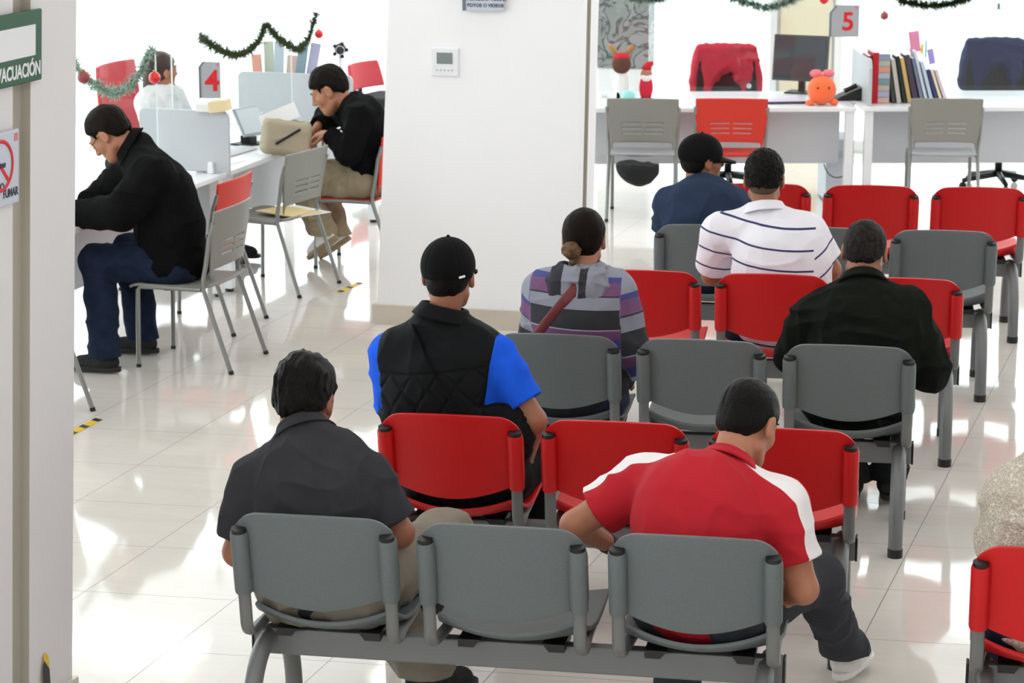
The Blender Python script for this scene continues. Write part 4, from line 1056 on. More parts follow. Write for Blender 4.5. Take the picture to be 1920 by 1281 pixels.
# screens standing on the left desks
def screen_panel(y, x0, x1, z0, z1, label):
    e = empty('desk_screen', ((x0 + x1) / 2, y, z0), 0, label, 'screen', 'grey desk screens')
    w_ = abs(x1 - x0); hgt = z1 - z0; r = .04; pts = [(-w_ / 2, 0.012), (w_ / 2, 0.012)]
    for cx_, s in ((w_ / 2 - r, 0), (-w_ / 2 + r, 1)):
        for k in range(6):
            a = (k / 5 + s) * math.pi / 2; pts.append((cx_ + r * math.cos(a), hgt - r + r * math.sin(a)))
    MB().prism(pts, -.012, .012).make('panel', PANEL, e, bev=.002)
    for s in (-1, 1): MB().prism([(s * w_ * .3 - .02, 0), (s * w_ * .3 + .02, 0), (s * w_ * .3 + .015, .07), (s * w_ * .3 - .015, .07)], -.035, .035).make('clip_foot', DESK, e, bev=.004)
    return e
P0, P1 = at_b(432, 322, 13.60), at_b(262, 210, 13.60)
screen_panel(13.60, P1.x, P0.x, TOP, at_b(400, 208, 13.60).z, 'pale grey desk screen between the left counter and counter 4')
q = at_b(600, 150, 15.75); q1 = at_b(447, 135, 15.75)
screen_panel(15.75, q1.x, -6.04, TOP, at_b(520, 136, 15.75).z, 'pale grey desk screen at the far end of counter 4, behind the tablet')
e = empty('desk_screen', on_right(t_at(1613, .5), .45, TOP), yw + math.pi / 2, 'narrow grey desk screen seen edge-on beside the red folders', 'screen', 'grey desk screens')
MB().prism([(-.38, 0), (.42, 0), (.42, .33), (-.34, .33), (-.38, .27)], -.012, .012).make('panel', PANEL, e, bev=.002)
MB().box((0, 0, .02), (.06, .07, .04)).make('clip_foot', DESK, e, bev=.004)
# clear acrylic guards
ACR = thin_glass('clear_acrylic', (250, 252, 252), .03); EDGE = mat('acrylic_edge', (225, 232, 230), .2)
def guard(name, p0, p1, z0, z1, label):
    d = p1 - p0; d.z = 0; L = d.length; ang = math.atan2(d.y, d.x)
    e = empty(name, (p0.x, p0.y, z0), ang, label, 'guard', 'clear counter guards')
    MB().box((L / 2, 0, (z1 - z0) / 2), (L, .005, z1 - z0)).make('sheet', ACR, e)
    for x in (0, L): MB().box((x, 0, (z1 - z0) / 2), (.005, .008, z1 - z0)).make('sheet_edge', EDGE, e)
    for x in (.1, L - .1): MB().box((x, 0, .008), (.05, .05, .016)).make('clip_foot', EDGE, e, bev=.003)
    return e
z3 = at_b(287, 88, 13.50).z
guard('acrylic_guard', Vector((-6.42, 11.2, 0)), Vector((-6.42, 13.5, 0)), TOP, z3, 'clear acrylic guard along the left counter, under the frosted garland')
z4 = at_b(596, 22, 15.60).z
guard('acrylic_guard', Vector((-6.42, 13.72, 0)), Vector((-6.42, 15.60, 0)), TOP, z4, 'clear acrylic guard at counter 4, under the dark green garland')
zr = at_b(1440, -60, 17.9).z
g1 = on_right(.1, .62); g2 = on_right(Lr - .1, .62); guard('acrylic_guard', g1, g2, TOP, 1.75, 'clear acrylic guard behind the orange-red chair at counter 5')
g1 = on_right(Lr + .15, .62); g2 = on_right(Lr + Lr2 - .1, .62); guard('acrylic_guard', g1, g2, TOP, 1.75, 'clear acrylic guard behind the row of books')
# ------------------------------------------------------------------ garlands and baubles
G1 = mat('frosted_green_tinsel', (70, 112, 86), .6, var=(60, (196, 214, 204), .9)); G2 = mat('dark_green_tinsel', (30, 54, 32), .5, var=(45, (92, 92, 44), .6))
def garland(pts, r, m, label, seed=0, dens=1350, wd=.0048):
    rnd = random.Random(seed); P = [Vector(p) for p in pts]; mb = MB(); org = P[0].copy()
    segs = []; tot = 0
    for a, b_ in zip(P, P[1:]): segs.append((a, b_)); tot += (b_ - a).length
    for a, b_ in segs:
        n = int(dens * (b_ - a).length)
        ax = (b_ - a).normalized(); s = ax.orthogonal().normalized(); t = ax.cross(s)
        for _ in range(n):
            c = a + (b_ - a) * rnd.random() - org; th = rnd.random() * 6.283; d = (s * math.cos(th) + t * math.sin(th) + ax * rnd.uniform(-.6, .6)).normalized()
            L = r * rnd.uniform(.45, 1.25) * (.8 + .35 * math.sin((c.y + c.x) * 70 + c.z * 40)); w_ = ax.cross(d).normalized() * wd
            mb.add([c - w_, c + w_, c + d * L], [(0, 1, 2)])
    o = mb.make('tinsel_garland', m); o.location = org
    tag(o, label, 'garland'); c_ = MB().tube([p - org for p in P], .006, 6).make('wire', m, o)
    return o
def crv(f, pts, n=5):
    Q = [f(*p) for p in pts]; out = []
    for i in range(len(Q) - 1):
        p0, p1, p2, p3 = Q[max(i - 1, 0)], Q[i], Q[i + 1], Q[min(i + 2, len(Q) - 1)]
        for k in range(n):
            t = k / n; out.append(.5 * ((2 * p1) + (p2 - p0) * t + (2 * p0 - 5 * p1 + 4 * p2 - p3) * t * t + (3 * p1 - p0 - 3 * p2 + p3) * t ** 3))
    return out + [Q[-1]]
ga = lambda u, v: at_a(u, v, -6.42)
garland(crv(ga, [(110, 95), (140, 122), (165, 150), (192, 168), (212, 174), (238, 165), (258, 145), (272, 115), (286, 92)]), .055, G1, 'frosted green tinsel garland hanging along the left counter', 1)
gb = lambda u, v: at_a(u, v, -6.42)
garland(crv(gb, [(376, 68), (396, 84), (420, 97), (445, 103), (470, 92), (486, 74), (499, 48), (516, 66), (540, 84), (560, 92), (578, 74), (586, 48), (594, 24)]), .048, G2, 'dark green and gold tinsel garland hanging at counter 4', 2)
def gr(u, v): q = at_z(u, v, 1.0); return right_guard(u, v)
def right_guard(u, v):
    # intersection of the sight line with the right guard's plane
    x, q = (u - 960) / F_, (v - 640.5) / F_; y, z = cP - q * sP, -sP - q * cP
    d = Vector((x * cY - y * sY, x * sY + y * cY, z)); n = uy; p0 = on_right(0, .62); o = Vector((0, 0, CAM_H))
    return o + d * ((p0 - o).dot(n) / d.dot(n))
garland(crv(right_guard, [(1150, -22), (1180, -4), (1215, 0), (1250, -4), (1285, -25)]), .07, G1, 'frosted tinsel garland above the marble strip, cut by the frame top', 3, 2600, .011)
garland(crv(right_guard, [(1340, -30), (1375, -4), (1410, 8), (1440, 14), (1470, 6), (1510, -12), (1540, -30)]), .07, G1, 'frosted tinsel garland above the chair with the red jacket', 4, 2600, .011)
garland(crv(right_guard, [(1660, -22), (1690, 0), (1720, 8), (1748, 11), (1785, 6), (1815, -3), (1840, -20)]), .07, G2, 'dark green and gold tinsel garland above the row of books', 5, 2600, .011)
RB = mat('red_bauble', (220, 24, 26), .25, coat=.5); SB = mat('patterned_bauble', (150, 70, 74), .3)
def bauble(p, r, m, label, name='bauble'):
    e = empty(name, p, 0, label, 'ornament', 'Christmas baubles')
    MB().sphere((0, 0, 0), r, 20, 12).make('ball', m, e, smooth=True); MB().tube([(0, 0, r * .95), (0, 0, r * 1.25)], r * .25, 10).make('cap', mat('gold_cap', (190, 160, 90), .3, metal=.8), e, smooth=True)
    MB().tube([(0, 0, r * 1.25), (0, 0, r * 1.25 + .03)], .0012, 6).make('hook', MATS['gold_cap'], e)
off = Vector((.04, 0, 0))
bauble(at_a(290, 146, -6.38), .036, RB, 'shiny red bauble at the end of the frosted garland on the left')
bauble(at_a(157, 145, -6.38), .036, SB, 'dark red patterned bauble on the frosted garland by the left column')
bauble(at_a(598, 64, -6.38), .030, RB, 'shiny red bauble at the end of the counter 4 garland')
bauble(right_guard(1544, -2) - uy * .03, .035, RB, 'red bauble at the frame top above the number 5 sign')
bauble(right_guard(1657, 29) - uy * .03, .030, SB, 'red and white patterned bauble hanging right of the number 5 sign')
def disc_orn(p, yawd, label):
    e = empty('round_ornament', p, yawd, label, 'ornament')
    ring = [(.055 * math.cos(a / 24 * 6.2832), 0, .055 * math.sin(a / 24 * 6.2832)) for a in range(25)]
    MB().tube(ring, .003, 6, caps=False).make('ring', mat('grey_print', (150, 150, 156), .5), e)
    MB().tube([(0, 0, -.05), (0, 0, -.01)], .012, 8).make('snowman', mat('grey_green_print', (120, 140, 126), .5), e)
    MB().box((0, 0, .02), (.05, .002, .012)).make('lettering', MATS['grey_print'], e)
disc_orn(right_guard(1872, 3) - uy * .02, yw, 'round clear ornament at the frame top near the navy jacket')
# ------------------------------------------------------------------ counter number signs
SIGNG = mat('grey_sign_plate', (168, 170, 176), .45); SIGND = mat('dark_sign_edge', (110, 114, 124), .45); REDT = mat('red_lettering', (214, 24, 34), .5)
def number_sign(p, yawd, w_, hgt, txt, label, pole=0):
    e = empty('counter_sign', p, yawd, label, 'sign', 'counter number signs')
    c = w_ * .22; MB().prism([(-w_ / 2, 0), (w_ / 2, 0), (w_ / 2, hgt), (-w_ / 2 + c, hgt), (-w_ / 2, hgt - c * 1.2)], -.012, .012).make('plate', SIGNG, e, bev=.002)
    MB().prism([(-w_ / 2 - .012, 0), (-w_ / 2, 0), (-w_ / 2, hgt - c * 1.2), (-w_ / 2 + c, hgt), (-w_ / 2 + c - .014, hgt), (-w_ / 2 - .012, hgt - c * 1.2)], -.014, .014).make('plate_edge', SIGND, e)
    text_obj('number', txt, hgt * .80, REDT, (w_ * .10, -.0135, hgt * .46), (math.pi / 2, 0, 0), e, bold=.004)
    MB().box((w_ * .38, -.013, hgt * .92), (w_ * .1, .002, hgt * .07)).make('emblem', mat('pale_red_print', (214, 120, 124), .5), e)
    if pole: MB().tube([(0, 0, -pole), (0, 0, .01)], .004, 8).make('pole', EDGE, e); MB().box((0, 0, -pole + .004), (.08, .08, .008)).make('base', EDGE, e, bev=.002)
    return e
s4 = at_b(396, 184, 13.60)
number_sign((s4.x, 13.60, s4.z), rad(12), .115, .215, '4', 'grey counter sign with a red number 4 on the desk screen')
s5 = right_at(1580, .55)
z5 = right_guard(1584, 67).z; z5t = right_guard(1584, 8).z
number_sign((s5.x, s5.y, z5), yw, .205, z5t - z5, '5', 'grey counter sign with a red number 5 on a thin pole', pole=z5 - TOP)
# ------------------------------------------------------------------ column fittings
xf = yf
def on_face(u, v): return at_b(u, v, yf + .05 - .012)
q = on_face(835, 116)
e = empty('thermostat', (q.x, yf + .045 - .0, q.z), math.atan2(.1, 1.15), 'white wall thermostat with a grey display on the centre column', 'thermostat')
MB().box((0, -.012, 0), (.155, .028, .158)).make('housing', mat('white_abs', (232, 234, 238), .35), e, bev=.005)
MB().box((.0, -.027, .022), (.09, .003, .062)).make('display', mat('lcd_grey', (124, 134, 130), .3), e)
for i in range(5): MB().box((-.045 + i * .022, -.027, -.045), (.010, .003, .008)).make('button', mat('button_grey', (186, 190, 198), .4), e)
q = on_face(908, 8)
e = empty('photo_ban_sign', (q.x, yf + .03, q.z), math.atan2(.1, 1.15), 'grey notice about photos and videos cut by the frame top, on the column', 'sign')
MB().box((0, -.006, .15), (.235, .014, .37)).make('plate', mat('grey_blue_plate', (196, 202, 216), .5), e, bev=.003)
MB().box((-.108, -.0135, .15), (.02, .003, .37)).make('dark_edge', mat('slate_edge', (110, 114, 124), .5), e)
DKT = mat('dark_lettering', (52, 60, 74), .6)
text_obj('lettering', 'FOTOS O VIDEOS', .026, DKT, (.012, -.0142, -.005), (math.pi / 2, 0, 0), e, bold=.0006)
text_obj('lettering', 'PROHIBIDO TOMAR', .026, DKT, (.012, -.0142, .030), (math.pi / 2, 0, 0), e, bold=.0006)
# signs on the left column (facing the aisle)
xs2 = xs + .008
def lc(u, v, k=.05): return at_a(u, v, xs + k)
q0, q1, q2 = lc(0, 28, .125), lc(70, 15, .125), lc(70, 150, .125); rot = (math.pi / 2, 0, math.pi / 2)
wd = .52; ht = q1.z - q2.z; GRN = mat('safety_green', (18, 78, 48), .5); WHT = mat('sign_white', (226, 228, 232), .5)
e = empty('evacuation_sign', (q1.x, q1.y - wd / 2, q2.z), rad(90), 'green evacuation route sign with a white arrow bar on the left column', 'sign')
MB().box((0, 0, ht / 2), (wd, .012, ht)).make('plate', GRN, e, bev=.004)
MB().prism([(-.16, ht * .28 + .02), (-.12, ht * .37), (wd / 2 - .045, ht * .37), (wd / 2 - .045, ht * .80), (-.12, ht * .80), (-.12, ht * .92), (-.2, ht * .6), (-.12, ht * .25)], -.0075, -.006).make('arrow', WHT, e)
text_obj('lettering', 'RUTA DE EVACUACIÓN', .058, WHT, (wd / 2 - .012, -.0072, ht * .12 + .012), (math.pi / 2, 0, 0), e, align='RIGHT', sx=.80, bold=.0015)
e.rotation_euler = (rad(2.86), 0, rad(90))
q1, q2 = lc(27, 240, .105), lc(27, 380, .105); wd = .26; ht = q1.z - q2.z
e = empty('no_smoking_sign', (q1.x, q1.y - wd / 2, q2.z), rad(90), 'pale no smoking sign cut by the frame edge on the left column', 'sign')
MB().box((0, 0, ht / 2), (wd, .010, ht)).make('plate', mat('grey_blue_plate', (196, 202, 216), .5), e, bev=.003)
e.rotation_euler = (rad(2.86), 0, rad(90))
rg = [(.075 * math.cos(a / 30 * 6.2832) + .012, -.007, .075 * math.sin(a / 30 * 6.2832) + ht * .56) for a in range(31)]
MB().tube(rg, .006, 6, caps=False, ry=.0015).make('red_ring', REDT, e); MB().box((.012, -.006, ht * .56), (.012, .002, .145), Euler((0, rad(-45), 0))).make('red_bar', REDT, e)
MB().box((.0, -.006, ht * .56), (.085, .002, .014)).make('cigarette', DKT, e)
text_obj('lettering', 'NO', .032, DKT, (.01, -.0056, ht * .27), (math.pi / 2, 0, 0), e, bold=.001); text_obj('lettering', 'FUMAR', .036, DKT, (wd / 2 - .055, -.0056, ht * .16), (math.pi / 2, 0, 0), e, align='CENTER', sx=.8, bold=.001)
MB().box((wd / 2 - .022, -.006, ht * .90), (.02, .002, .024)).make('emblem', MATS['pale_red_print'], e)
# ------------------------------------------------------------------ yellow and black floor tape
YEL = mat('yellow_tape', (224, 186, 40), .5); TB = mat('black_tape', (34, 34, 36), .5)
def tape(p0, p1, label, w_=.05):
    d = p1 - p0; L = d.length; ang = math.atan2(d.y, d.x); e = empty('floor_tape', (p0.x, p0.y, 0.0), ang, label, 'tape', 'hazard tape marks on the floor')
    MB().box((L / 2, 0, .0012), (L, w_, .0012)).make('yellow_strip', YEL, e)
    for t in (.12, .52, .95):
        a = L * t; MB().add([(a - .03, -w_ / 2, .0022), (a + .015, -w_ / 2, .0022), (a + .035, w_ / 2, .0022), (a - .01, w_ / 2, .0022)], [(0, 1, 2, 3)]).make('black_stripe', TB, e)
tape(at_z(128, 816, 0), at_z(184, 787, 0), 'yellow and black tape mark on the floor beside the slanted chair leg')
tape(at_z(634, 549, 0), at_z(675, 531, 0), 'yellow and black tape mark on the floor under the rear leg of the grey chair', .045)
q0, q1 = lc(100, 1215), lc(108, 1290)
e = empty('hazard_tape_strip', (xs + .006 + .012, q0.y + .0, 0), rad(90), 'yellow and black hazard tape standing up the foot of the left column', 'tape')
zt_ = at_a(100, 1215, xs + .02).z
MB().prism([(-.026, 0), (.026, 0), (.020, zt_ - .02), (.006, zt_), (-.01, zt_ - .008)], -.003, 0).make('yellow_strip', YEL, e)
MB().prism([(-.024, zt_ - .10), (.024, zt_ - .155), (.020, zt_ - .06), (-.012, zt_ - .022), (-.022, zt_ - .04)], -.0042, -.0031).make('black_stripe', TB, e)
MB().prism([(-.025, zt_ - .25), (.025, zt_ - .30), (.025, zt_ - .22), (-.024, zt_ - .17)], -.0042, -.0031).make('black_stripe', TB, e)
# ------------------------------------------------------------------ things on and around the counters
# jackets over office chairs
OFF = mat('black_office_fabric', (30, 30, 33), .9)
def office_chair(c, yawd, hz, m, label, wd=.5, jacket=None, jl=None):
    e = empty('office_chair', (c[0], c[1], 0), yawd, label, 'chair', 'office chairs behind the counters')
    for k in range(5):
        a = k * 2 * math.pi / 5 + .3; MB().tube([(0, 0, .11), (.3 * math.cos(a), .3 * math.sin(a), .07)], [.028, .018], 10).make('leg', BLACK, e, smooth=True)
        MB().sphere((.3 * math.cos(a), .3 * math.sin(a), .03), .03, 12, 8).make('caster', BLACK, e, smooth=True)
    MB().tube([(0, 0, .1), (0, 0, .44)], .028, 12).make('gas_column', BLACK, e, smooth=True)
    MB().box((0, 0, .47), (.5, .48, .08)).make('seat', OFF, e, bev=.03)
    def fn(u, v):
        x = (u - .5) * 2; z = .55 + (hz - .55) * v; w_ = wd / 2 * (1 - .10 * v ** 3) ; return Vector((x * w_, -.24 - .05 * v + .05 * x * x, z))
    o = MB().sheet(fn, 14, 12).make('backrest', m, e, smooth=True); solid(o, .03); bevel(o, .01, 3)
    MB().tube([(0, -.02, .43), (0, -.26, .45), (0, -.28, .62)], .022, 10).make('back_support', BLACK, e, smooth=True)
    if jacket:
        def sd(P):
            d = rbox(P, (0, -.27, hz - .16), np.eye(3, dtype=f32), (wd / 2 + .05 , .045, .20), .04)
            x = P[:, 0]; z = P[:, 2]
            d = smax(d, (np.abs(x) - (wd / 2 + .0 + (hz - z) * .22)), .03)
            hole = ell(P, (0, -.20, hz - .36), np.eye(3, dtype=f32), (.13, .085, .24)); d = smax(d, -hole, .02)
            inner = rbox(P, (0, -.265, hz - .2), np.eye(3, dtype=f32), (wd / 2 - .01, .018, .19), .01); d = smax(d, -inner, .004)
            return d + folds(P, .007, 5)
        V, Q = iso(sd, (-.45, -.45, hz - .45), (.45, -.1, hz + .12), .008)
        j = np_mesh('draped_jacket', V, Q, jacket, None, (0, 0, 0)); j.location = e.location; j.rotation_euler = (0, 0, yawd); tag(j, jl, 'jacket', 'jackets over office chairs')
        jb = j
        if 'red' in jl: MB().tube([(-.17, -.205, hz - .27), (-.17, -.20, hz - .27)], .02, 16).make('emblem_patch', mat('white_print', (235, 235, 235), .6), j)
    return e
q = right_at(1360, 1.35, .9)
hz = 1.06
def top_z(u, v, dpt):   # height of the sight line above the desk-parallel line dpt back
    x, q_ = (u - 960) / F_, (v - 640.5) / F_; y, z = cP - q_ * sP, -sP - q_ * cP
    d = Vector((x * cY - y * sY, x * sY + y * cY, z)); p0 = on_right(0, dpt); o = Vector((0, 0, CAM_H)); t = (p0 - o).dot(uy) / d.dot(uy); return o + d * t
CH_D = 1.30
for u, v, jm, lab, jl in ((1362, 88, cloth('red_jacket_fleece', (206, 62, 78)), 'black office chair behind counter 5 under the red jacket', 'red jacket draped over the office chair behind counter 5'),
                      (1868, 77, cloth('navy_jacket_nylon', (46, 50, 84), .6), 'black office chair under the navy jacket behind the book counter', 'navy jacket draped over the office chair behind the book counter')):
    q = top_z(u, v, CH_D); c = q - uy * (-.02) + uy * 0; cc = q + uy * (-.30)
    office_chair((q.x - uy.x * .27, q.y - uy.y * .27), yw + math.pi, q.z - .02, OFF, lab, .46, jm, jl)
c = right_at(1205, 1.35, .45)
q5 = at_z(1196, 312, .40)
def bagd(P): return smax(ell(P, (0, 0, .02), np.eye(3, dtype=f32), (.15, .12, .15)), P[:, 2] - .02, .02) + folds(P, .006, 9)
V, Q = iso(bagd, (-.2, -.17, -.2), (.2, .17, .08), .007); o = np_mesh('shoulder_bag', V, Q, OFF, None, (0, 0, 0)); o.location = q5; tag(o, 'black cloth bag slung under the grey chair beside the centre column', 'bag')
q = at_a(212, 118, -7.75); office_chair((q.x + .26, q.y, 0), rad(-90), q.z, mat('red_office_mesh', (200, 60, 70), .7), 'red-backed office chair behind the left counter', .62)
q = at_a(672, 118, -7.3); office_chair((q.x + .26, q.y, 0), rad(-100), q.z, MATS['red_office_mesh'], 'red-backed office chair behind counter 4 by the column', .5)
# monitor with its back turned, keyboard, papers
SCR = mat('dark_screen', (44, 46, 54), .25, coat=.3)
def monitor(p, yawd, w_, hgt, z0, label, tilt=0):
    e = empty('monitor', p, yawd, label, 'monitor', 'counter monitors'); R = Euler((tilt, 0, 0))
    MB().box((0, 0, z0 + hgt / 2), (w_, .03, hgt), R).make('casing', mat('dark_grey_casing', (64, 66, 72), .5), e, bev=.006)
    MB().box((0, -.017, z0 + hgt / 2), (w_ - .03, .003, hgt - .05), R).make('panel', SCR, e)
    MB().box((0, .05, (z0 + .05) / 2), (.05, .03, z0 + .05)).make('stand', BLACK, e); MB().box((0, .04, .006), (.22, .18, .012)).make('base', BLACK, e, bev=.004)
    return e
m0 = right_at(1500, .80); mz0, mz1 = top_z(1500, 152, .80).z, top_z(1500, 66, .80).z
monitor(m0, yw - rad(24), .42, mz1 - mz0, max(.03, mz0 - TOP), 'dark monitor angled on the desk of counter 5 behind the orange toy', rad(-8))
q = Vector((-6.62, 11.9, TOP)); monitor(q, rad(60), .42, .26, .06, 'grey monitor behind the head of the fleece jacket person')
q = at_b(495, 240, 14.9)
# tablet on a stand at counter 4
e = empty('tablet_stand', Vector((-6.36, 14.75, TOP)), rad(70), 'silver framed tablet tilted on its stand at counter 4', 'tablet')
MB().box((0, 0, .15), (.24, .012, .20), Euler((rad(-30), 0, 0))).make('tablet', mat('silver_casing', (170, 174, 182), .3, metal=.4), e, bev=.006)
MB().box((0, -.008, .155), (.21, .003, .17), Euler((rad(-30), 0, 0))).make('display', mat('pale_display', (206, 216, 222), .2), e)
MB().box((0, .02, .03), (.05, .10, .05)).make('arm', BLACK, e, bev=.004); MB().box((0, .02, .005), (.18, .16, .010)).make('base', BLACK, e, bev=.003)
e = empty('keyboard', Vector((-6.32, 14.38, TOP)), rad(84), 'white slim keyboard lying in front of the tablet', 'keyboard')
MB().box((0, 0, .010), (.38, .13, .016)).make('case', mat('white_abs', (232, 234, 238), .35), e, bev=.004)
for i in range(4): MB().box((0, -.042 + i * .028, .020), (.35, .020, .004)).make('key_row', mat('key_grey', (205, 208, 214), .5), e, bev=.001)
e = empty('card_terminal', Vector((-6.18, 11.60, TOP)), rad(90), 'black card terminal on the left counter beside the forearm', 'terminal')
MB().box((0, 0, .025), (.09, .16, .04), Euler((rad(8), 0, 0))).make('case', BLACK, e, bev=.008); MB().box((0, .035, .052), (.065, .05, .003), Euler((rad(8), 0, 0))).make('display', MATS['pale_display'], e)
PAP = mat('white_paper', (238, 238, 236), .7); MAN = mat('manila_card', (226, 204, 150), .7)
def sheet(p, yawd, w_, l_, m, label, name='paper_sheet', cat='paper', t=.003, grp=None):
    o = MB().box((0, 0, t / 2), (w_, l_, t)).make(name, m); o.location = p; o.rotation_euler = (0, 0, yawd); tag(o, label, cat, grp); return o
sheet((-6.20, 11.86, TOP), rad(80), .215, .29, PAP, 'white form under the hands of the fleece jacket person')
sheet((-6.25, 13.98, TOP), rad(82), .30, .22, PAP, 'white paper lying by the desk screen on counter 4')
sheet((-5.76, 14.06, .462), rad(60), .25, .34, PAP, 'white sheet under the manila folder on the grey chair')
sheet((-5.80, 14.00, .466), rad(66), .24, .33, MAN, 'manila folder lying on the seat of the empty grey chair', 'manila_folder', 'folder', .006)
e = empty('box_of_forms', at_b(402, 208, 13.60) - Vector((0, 0, 0)), rad(8), 'small open carton of white forms balanced on the desk screen', 'box')
MB().box((-.05, 0, .022), (.10, .10, .045)).make('paper_stack', PAP, e, bev=.001); MB().box((.035, 0, .032), (.11, .12, .065), Euler((0, rad(-8), 0))).make('carton', mat('cream_carton', (232, 212, 170), .7), e, bev=.002)
# hinged document bag between the grey chair and the sweater person
qb = at_b(572, 262, 14.40)
e = empty('document_bag', (-5.98, 14.42, TOP), rad(35), 'beige and grey document bag standing open at the edge of counter 4', 'bag')
def bagf(P):
    d = rbox(P, (0, 0, .11), frame((0, 1, 0), (0.15, .0, 1)), (.155, .055, .115), .045); d = smax(d, -rbox(P, (0, 0, .20), np.eye(3, dtype=f32), (.12, .03, .10), .02), .01); return d + folds(P, .003, 12)
V, Q = iso(bagf, (-.25, -.15, -.02), (.25, .15, .30), .006); bo = np_mesh('pouch', V, Q, mat('beige_nylon', (176, 164, 142), .7), None, (0, 0, 0)); bo.parent = e
MB().box((.0, -.062, .12), (.18, .006, .016), Euler((0, rad(-28), 0))).make('zip', BLACK, e, bev=.002)
MB().box((-.04, .0, .24), (.24, .012, .10), Euler((rad(-14), rad(-20), 0))).make('papers', PAP, e, bev=.001)
# books and folders on the right counter
e0 = None
def book(u, lean, w_, hgt, dpt_, m, label, grp='books and folders on the right counter', dd=.22, spine=None):
    q = right_at(u, dd)
    hgt = hgt * 1.14
    e = empty('book', q, yw, label, 'book', grp); R = Euler((0, rad(lean), 0))
    up_ = R.to_matrix() @ Vector((0, 0, 1)); rt = R.to_matrix() @ Vector((1, 0, 0)); lift = abs(math.sin(rad(lean))) * w_ / 2
    c_ = up_ * hgt / 2 + Vector((0, dpt_ / 2, lift))
    MB().box(c_, (w_, dpt_, hgt), R).make('cover', m, e, bev=.002)
    MB().box(c_ + up_ * .002 + Vector((0, .004, 0)), (w_ * .8, dpt_ - .006, hgt - .0), R).make('pages', PAP, e)
    if spine:
        for k, cc in enumerate(spine):
            hh = hgt / len(spine); MB().box(up_ * (hh * (k + .5)) + Vector((0, -.0012, lift)), (w_ * .96, .002, hh * .92), R).make('spine_band', cc, e)
    return e
C = lambda n, c: mat(n, c, .55)
book(1628, 0, .025, .30, .24, C('dark_maroon_card', (96, 44, 48)), 'dark maroon folder standing first in the row against the grey screen')
book(1640, 0, .045, .32, .26, C('crimson_card', (190, 16, 34)), 'thick crimson lever file at the left end of the row')
BK = [C('band_%s' % n, c) for n, c in (('peach', (212, 176, 164)), ('lilac', (176, 172, 200)), ('sand', (190, 176, 160)), ('teal', (124, 150, 160)), ('grey_blue', (170, 182, 192)), ('coral', (214, 150, 132)), ('sage', (172, 178, 160)), ('slate', (140, 146, 166)))]
book(1656, 0, .085, .31, .24, C('slate_card', (120, 122, 140)), 'wide multicolour banded box file in the row', spine=BK)
book(1676, -9, .02, .27, .2, C('charcoal_card', (66, 66, 64)), 'charcoal thin notebook leaning beside the banded box file')
book(1686, -10, .03, .28, .2, C('stone_card', (190, 186, 176)), 'stone coloured paperback leaning in the row')
book(1697, -11, .022, .30, .2, C('black_green_card', (34, 40, 34)), 'black and green hardback leaning in the row')
book(1706, -12, .028, .29, .2, C('ochre_card', (200, 168, 110)), 'ochre spotted paperback leaning in the row')
book(1718, -13, .036, .31, .2, C('aubergine_card', (74, 60, 76)), 'aubergine hardback leaning in the middle of the row')
book(1730, -14, .022, .29, .2, C('slate_blue_card', (112, 124, 148)), 'slate blue notebook leaning in the row')
book(1738, -15, .02, .34, .2, C('pale_grey_card', (206, 212, 222)), 'pale grey tall folder with a pink card clipped on it')
book(1748, -16, .024, .27, .18, C('sky_card', (190, 206, 226)), 'pale blue leaflet block leaning near the right end')
book(1758, -18, .02, .22, .18, C('navy_card', (58, 60, 110)), 'navy thin book leaning near the right end of the row')
book(1766, -19, .02, .22, .18, C('cream_card', (226, 212, 186)), 'cream thin book leaning before the last one')
book(1775, -20, .024, .22, .18, C('pink_card', (220, 196, 204)), 'pale pink flowered notebook at the right end of the row')
def card(u, v, w_, hgt, m, label, lean=-12):
    q = top_z(u, v, .30); o = MB().box((0, 0, 0), (w_, .004, hgt), Euler((0, rad(lean), 0))).make('memo_card', m); o.location = q; o.rotation_euler = (0, 0, yw); tag(o, label, 'card', 'cards stuck in the book row')
    return q
card(1715, 78, .075, .15, C('rose_card', (226, 140, 176)), 'rose pink card clipped above the leaning books', -8)
card(1729, 92, .02, .07, C('yellow_card', (232, 196, 60)), 'small yellow card sticking out of the books', 0); card(1736, 92, .012, .12, C('cyan_card', (90, 180, 220)), 'thin cyan card sticking out of the books', 0)
card(1746, 106, .045, .11, C('lavender_card', (170, 150, 216)), 'lavender card sticking out near the right end of the books')
# orange plush toy with a pink bow
q = right_at(1540, .16)
e = empty('plush_toy', q, yw, 'round orange plush toy with a pink bow in front of the monitor', 'toy')
ORG = mat('orange_plush', (255, 112, 62), .95, bump=(160, .5, .004), sheen=.4); PNK = mat('pink_plush', (240, 130, 140), .95, bump=(160, .5, .004))
MB().sphere((0, 0, .105), (.105, .095, .105), 28, 18).make('body', ORG, e, smooth=True)
for s in (-1, 1):
    MB().sphere((s * .045, 0, .225), (.045, .025, .03), 16, 10).make('bow_loop', PNK, e, smooth=True); MB().sphere((s * .04, -.085, .13), .008, 10, 8).make('eye', BLACK, e, smooth=True)
    MB().sphere((s * .085, -.03, .02), (.035, .035, .022), 12, 8).make('foot', ORG, e, smooth=True)
MB().sphere((0, -.01, .22), (.016, .016, .018), 12, 8).make('bow_knot', PNK, e, smooth=True)
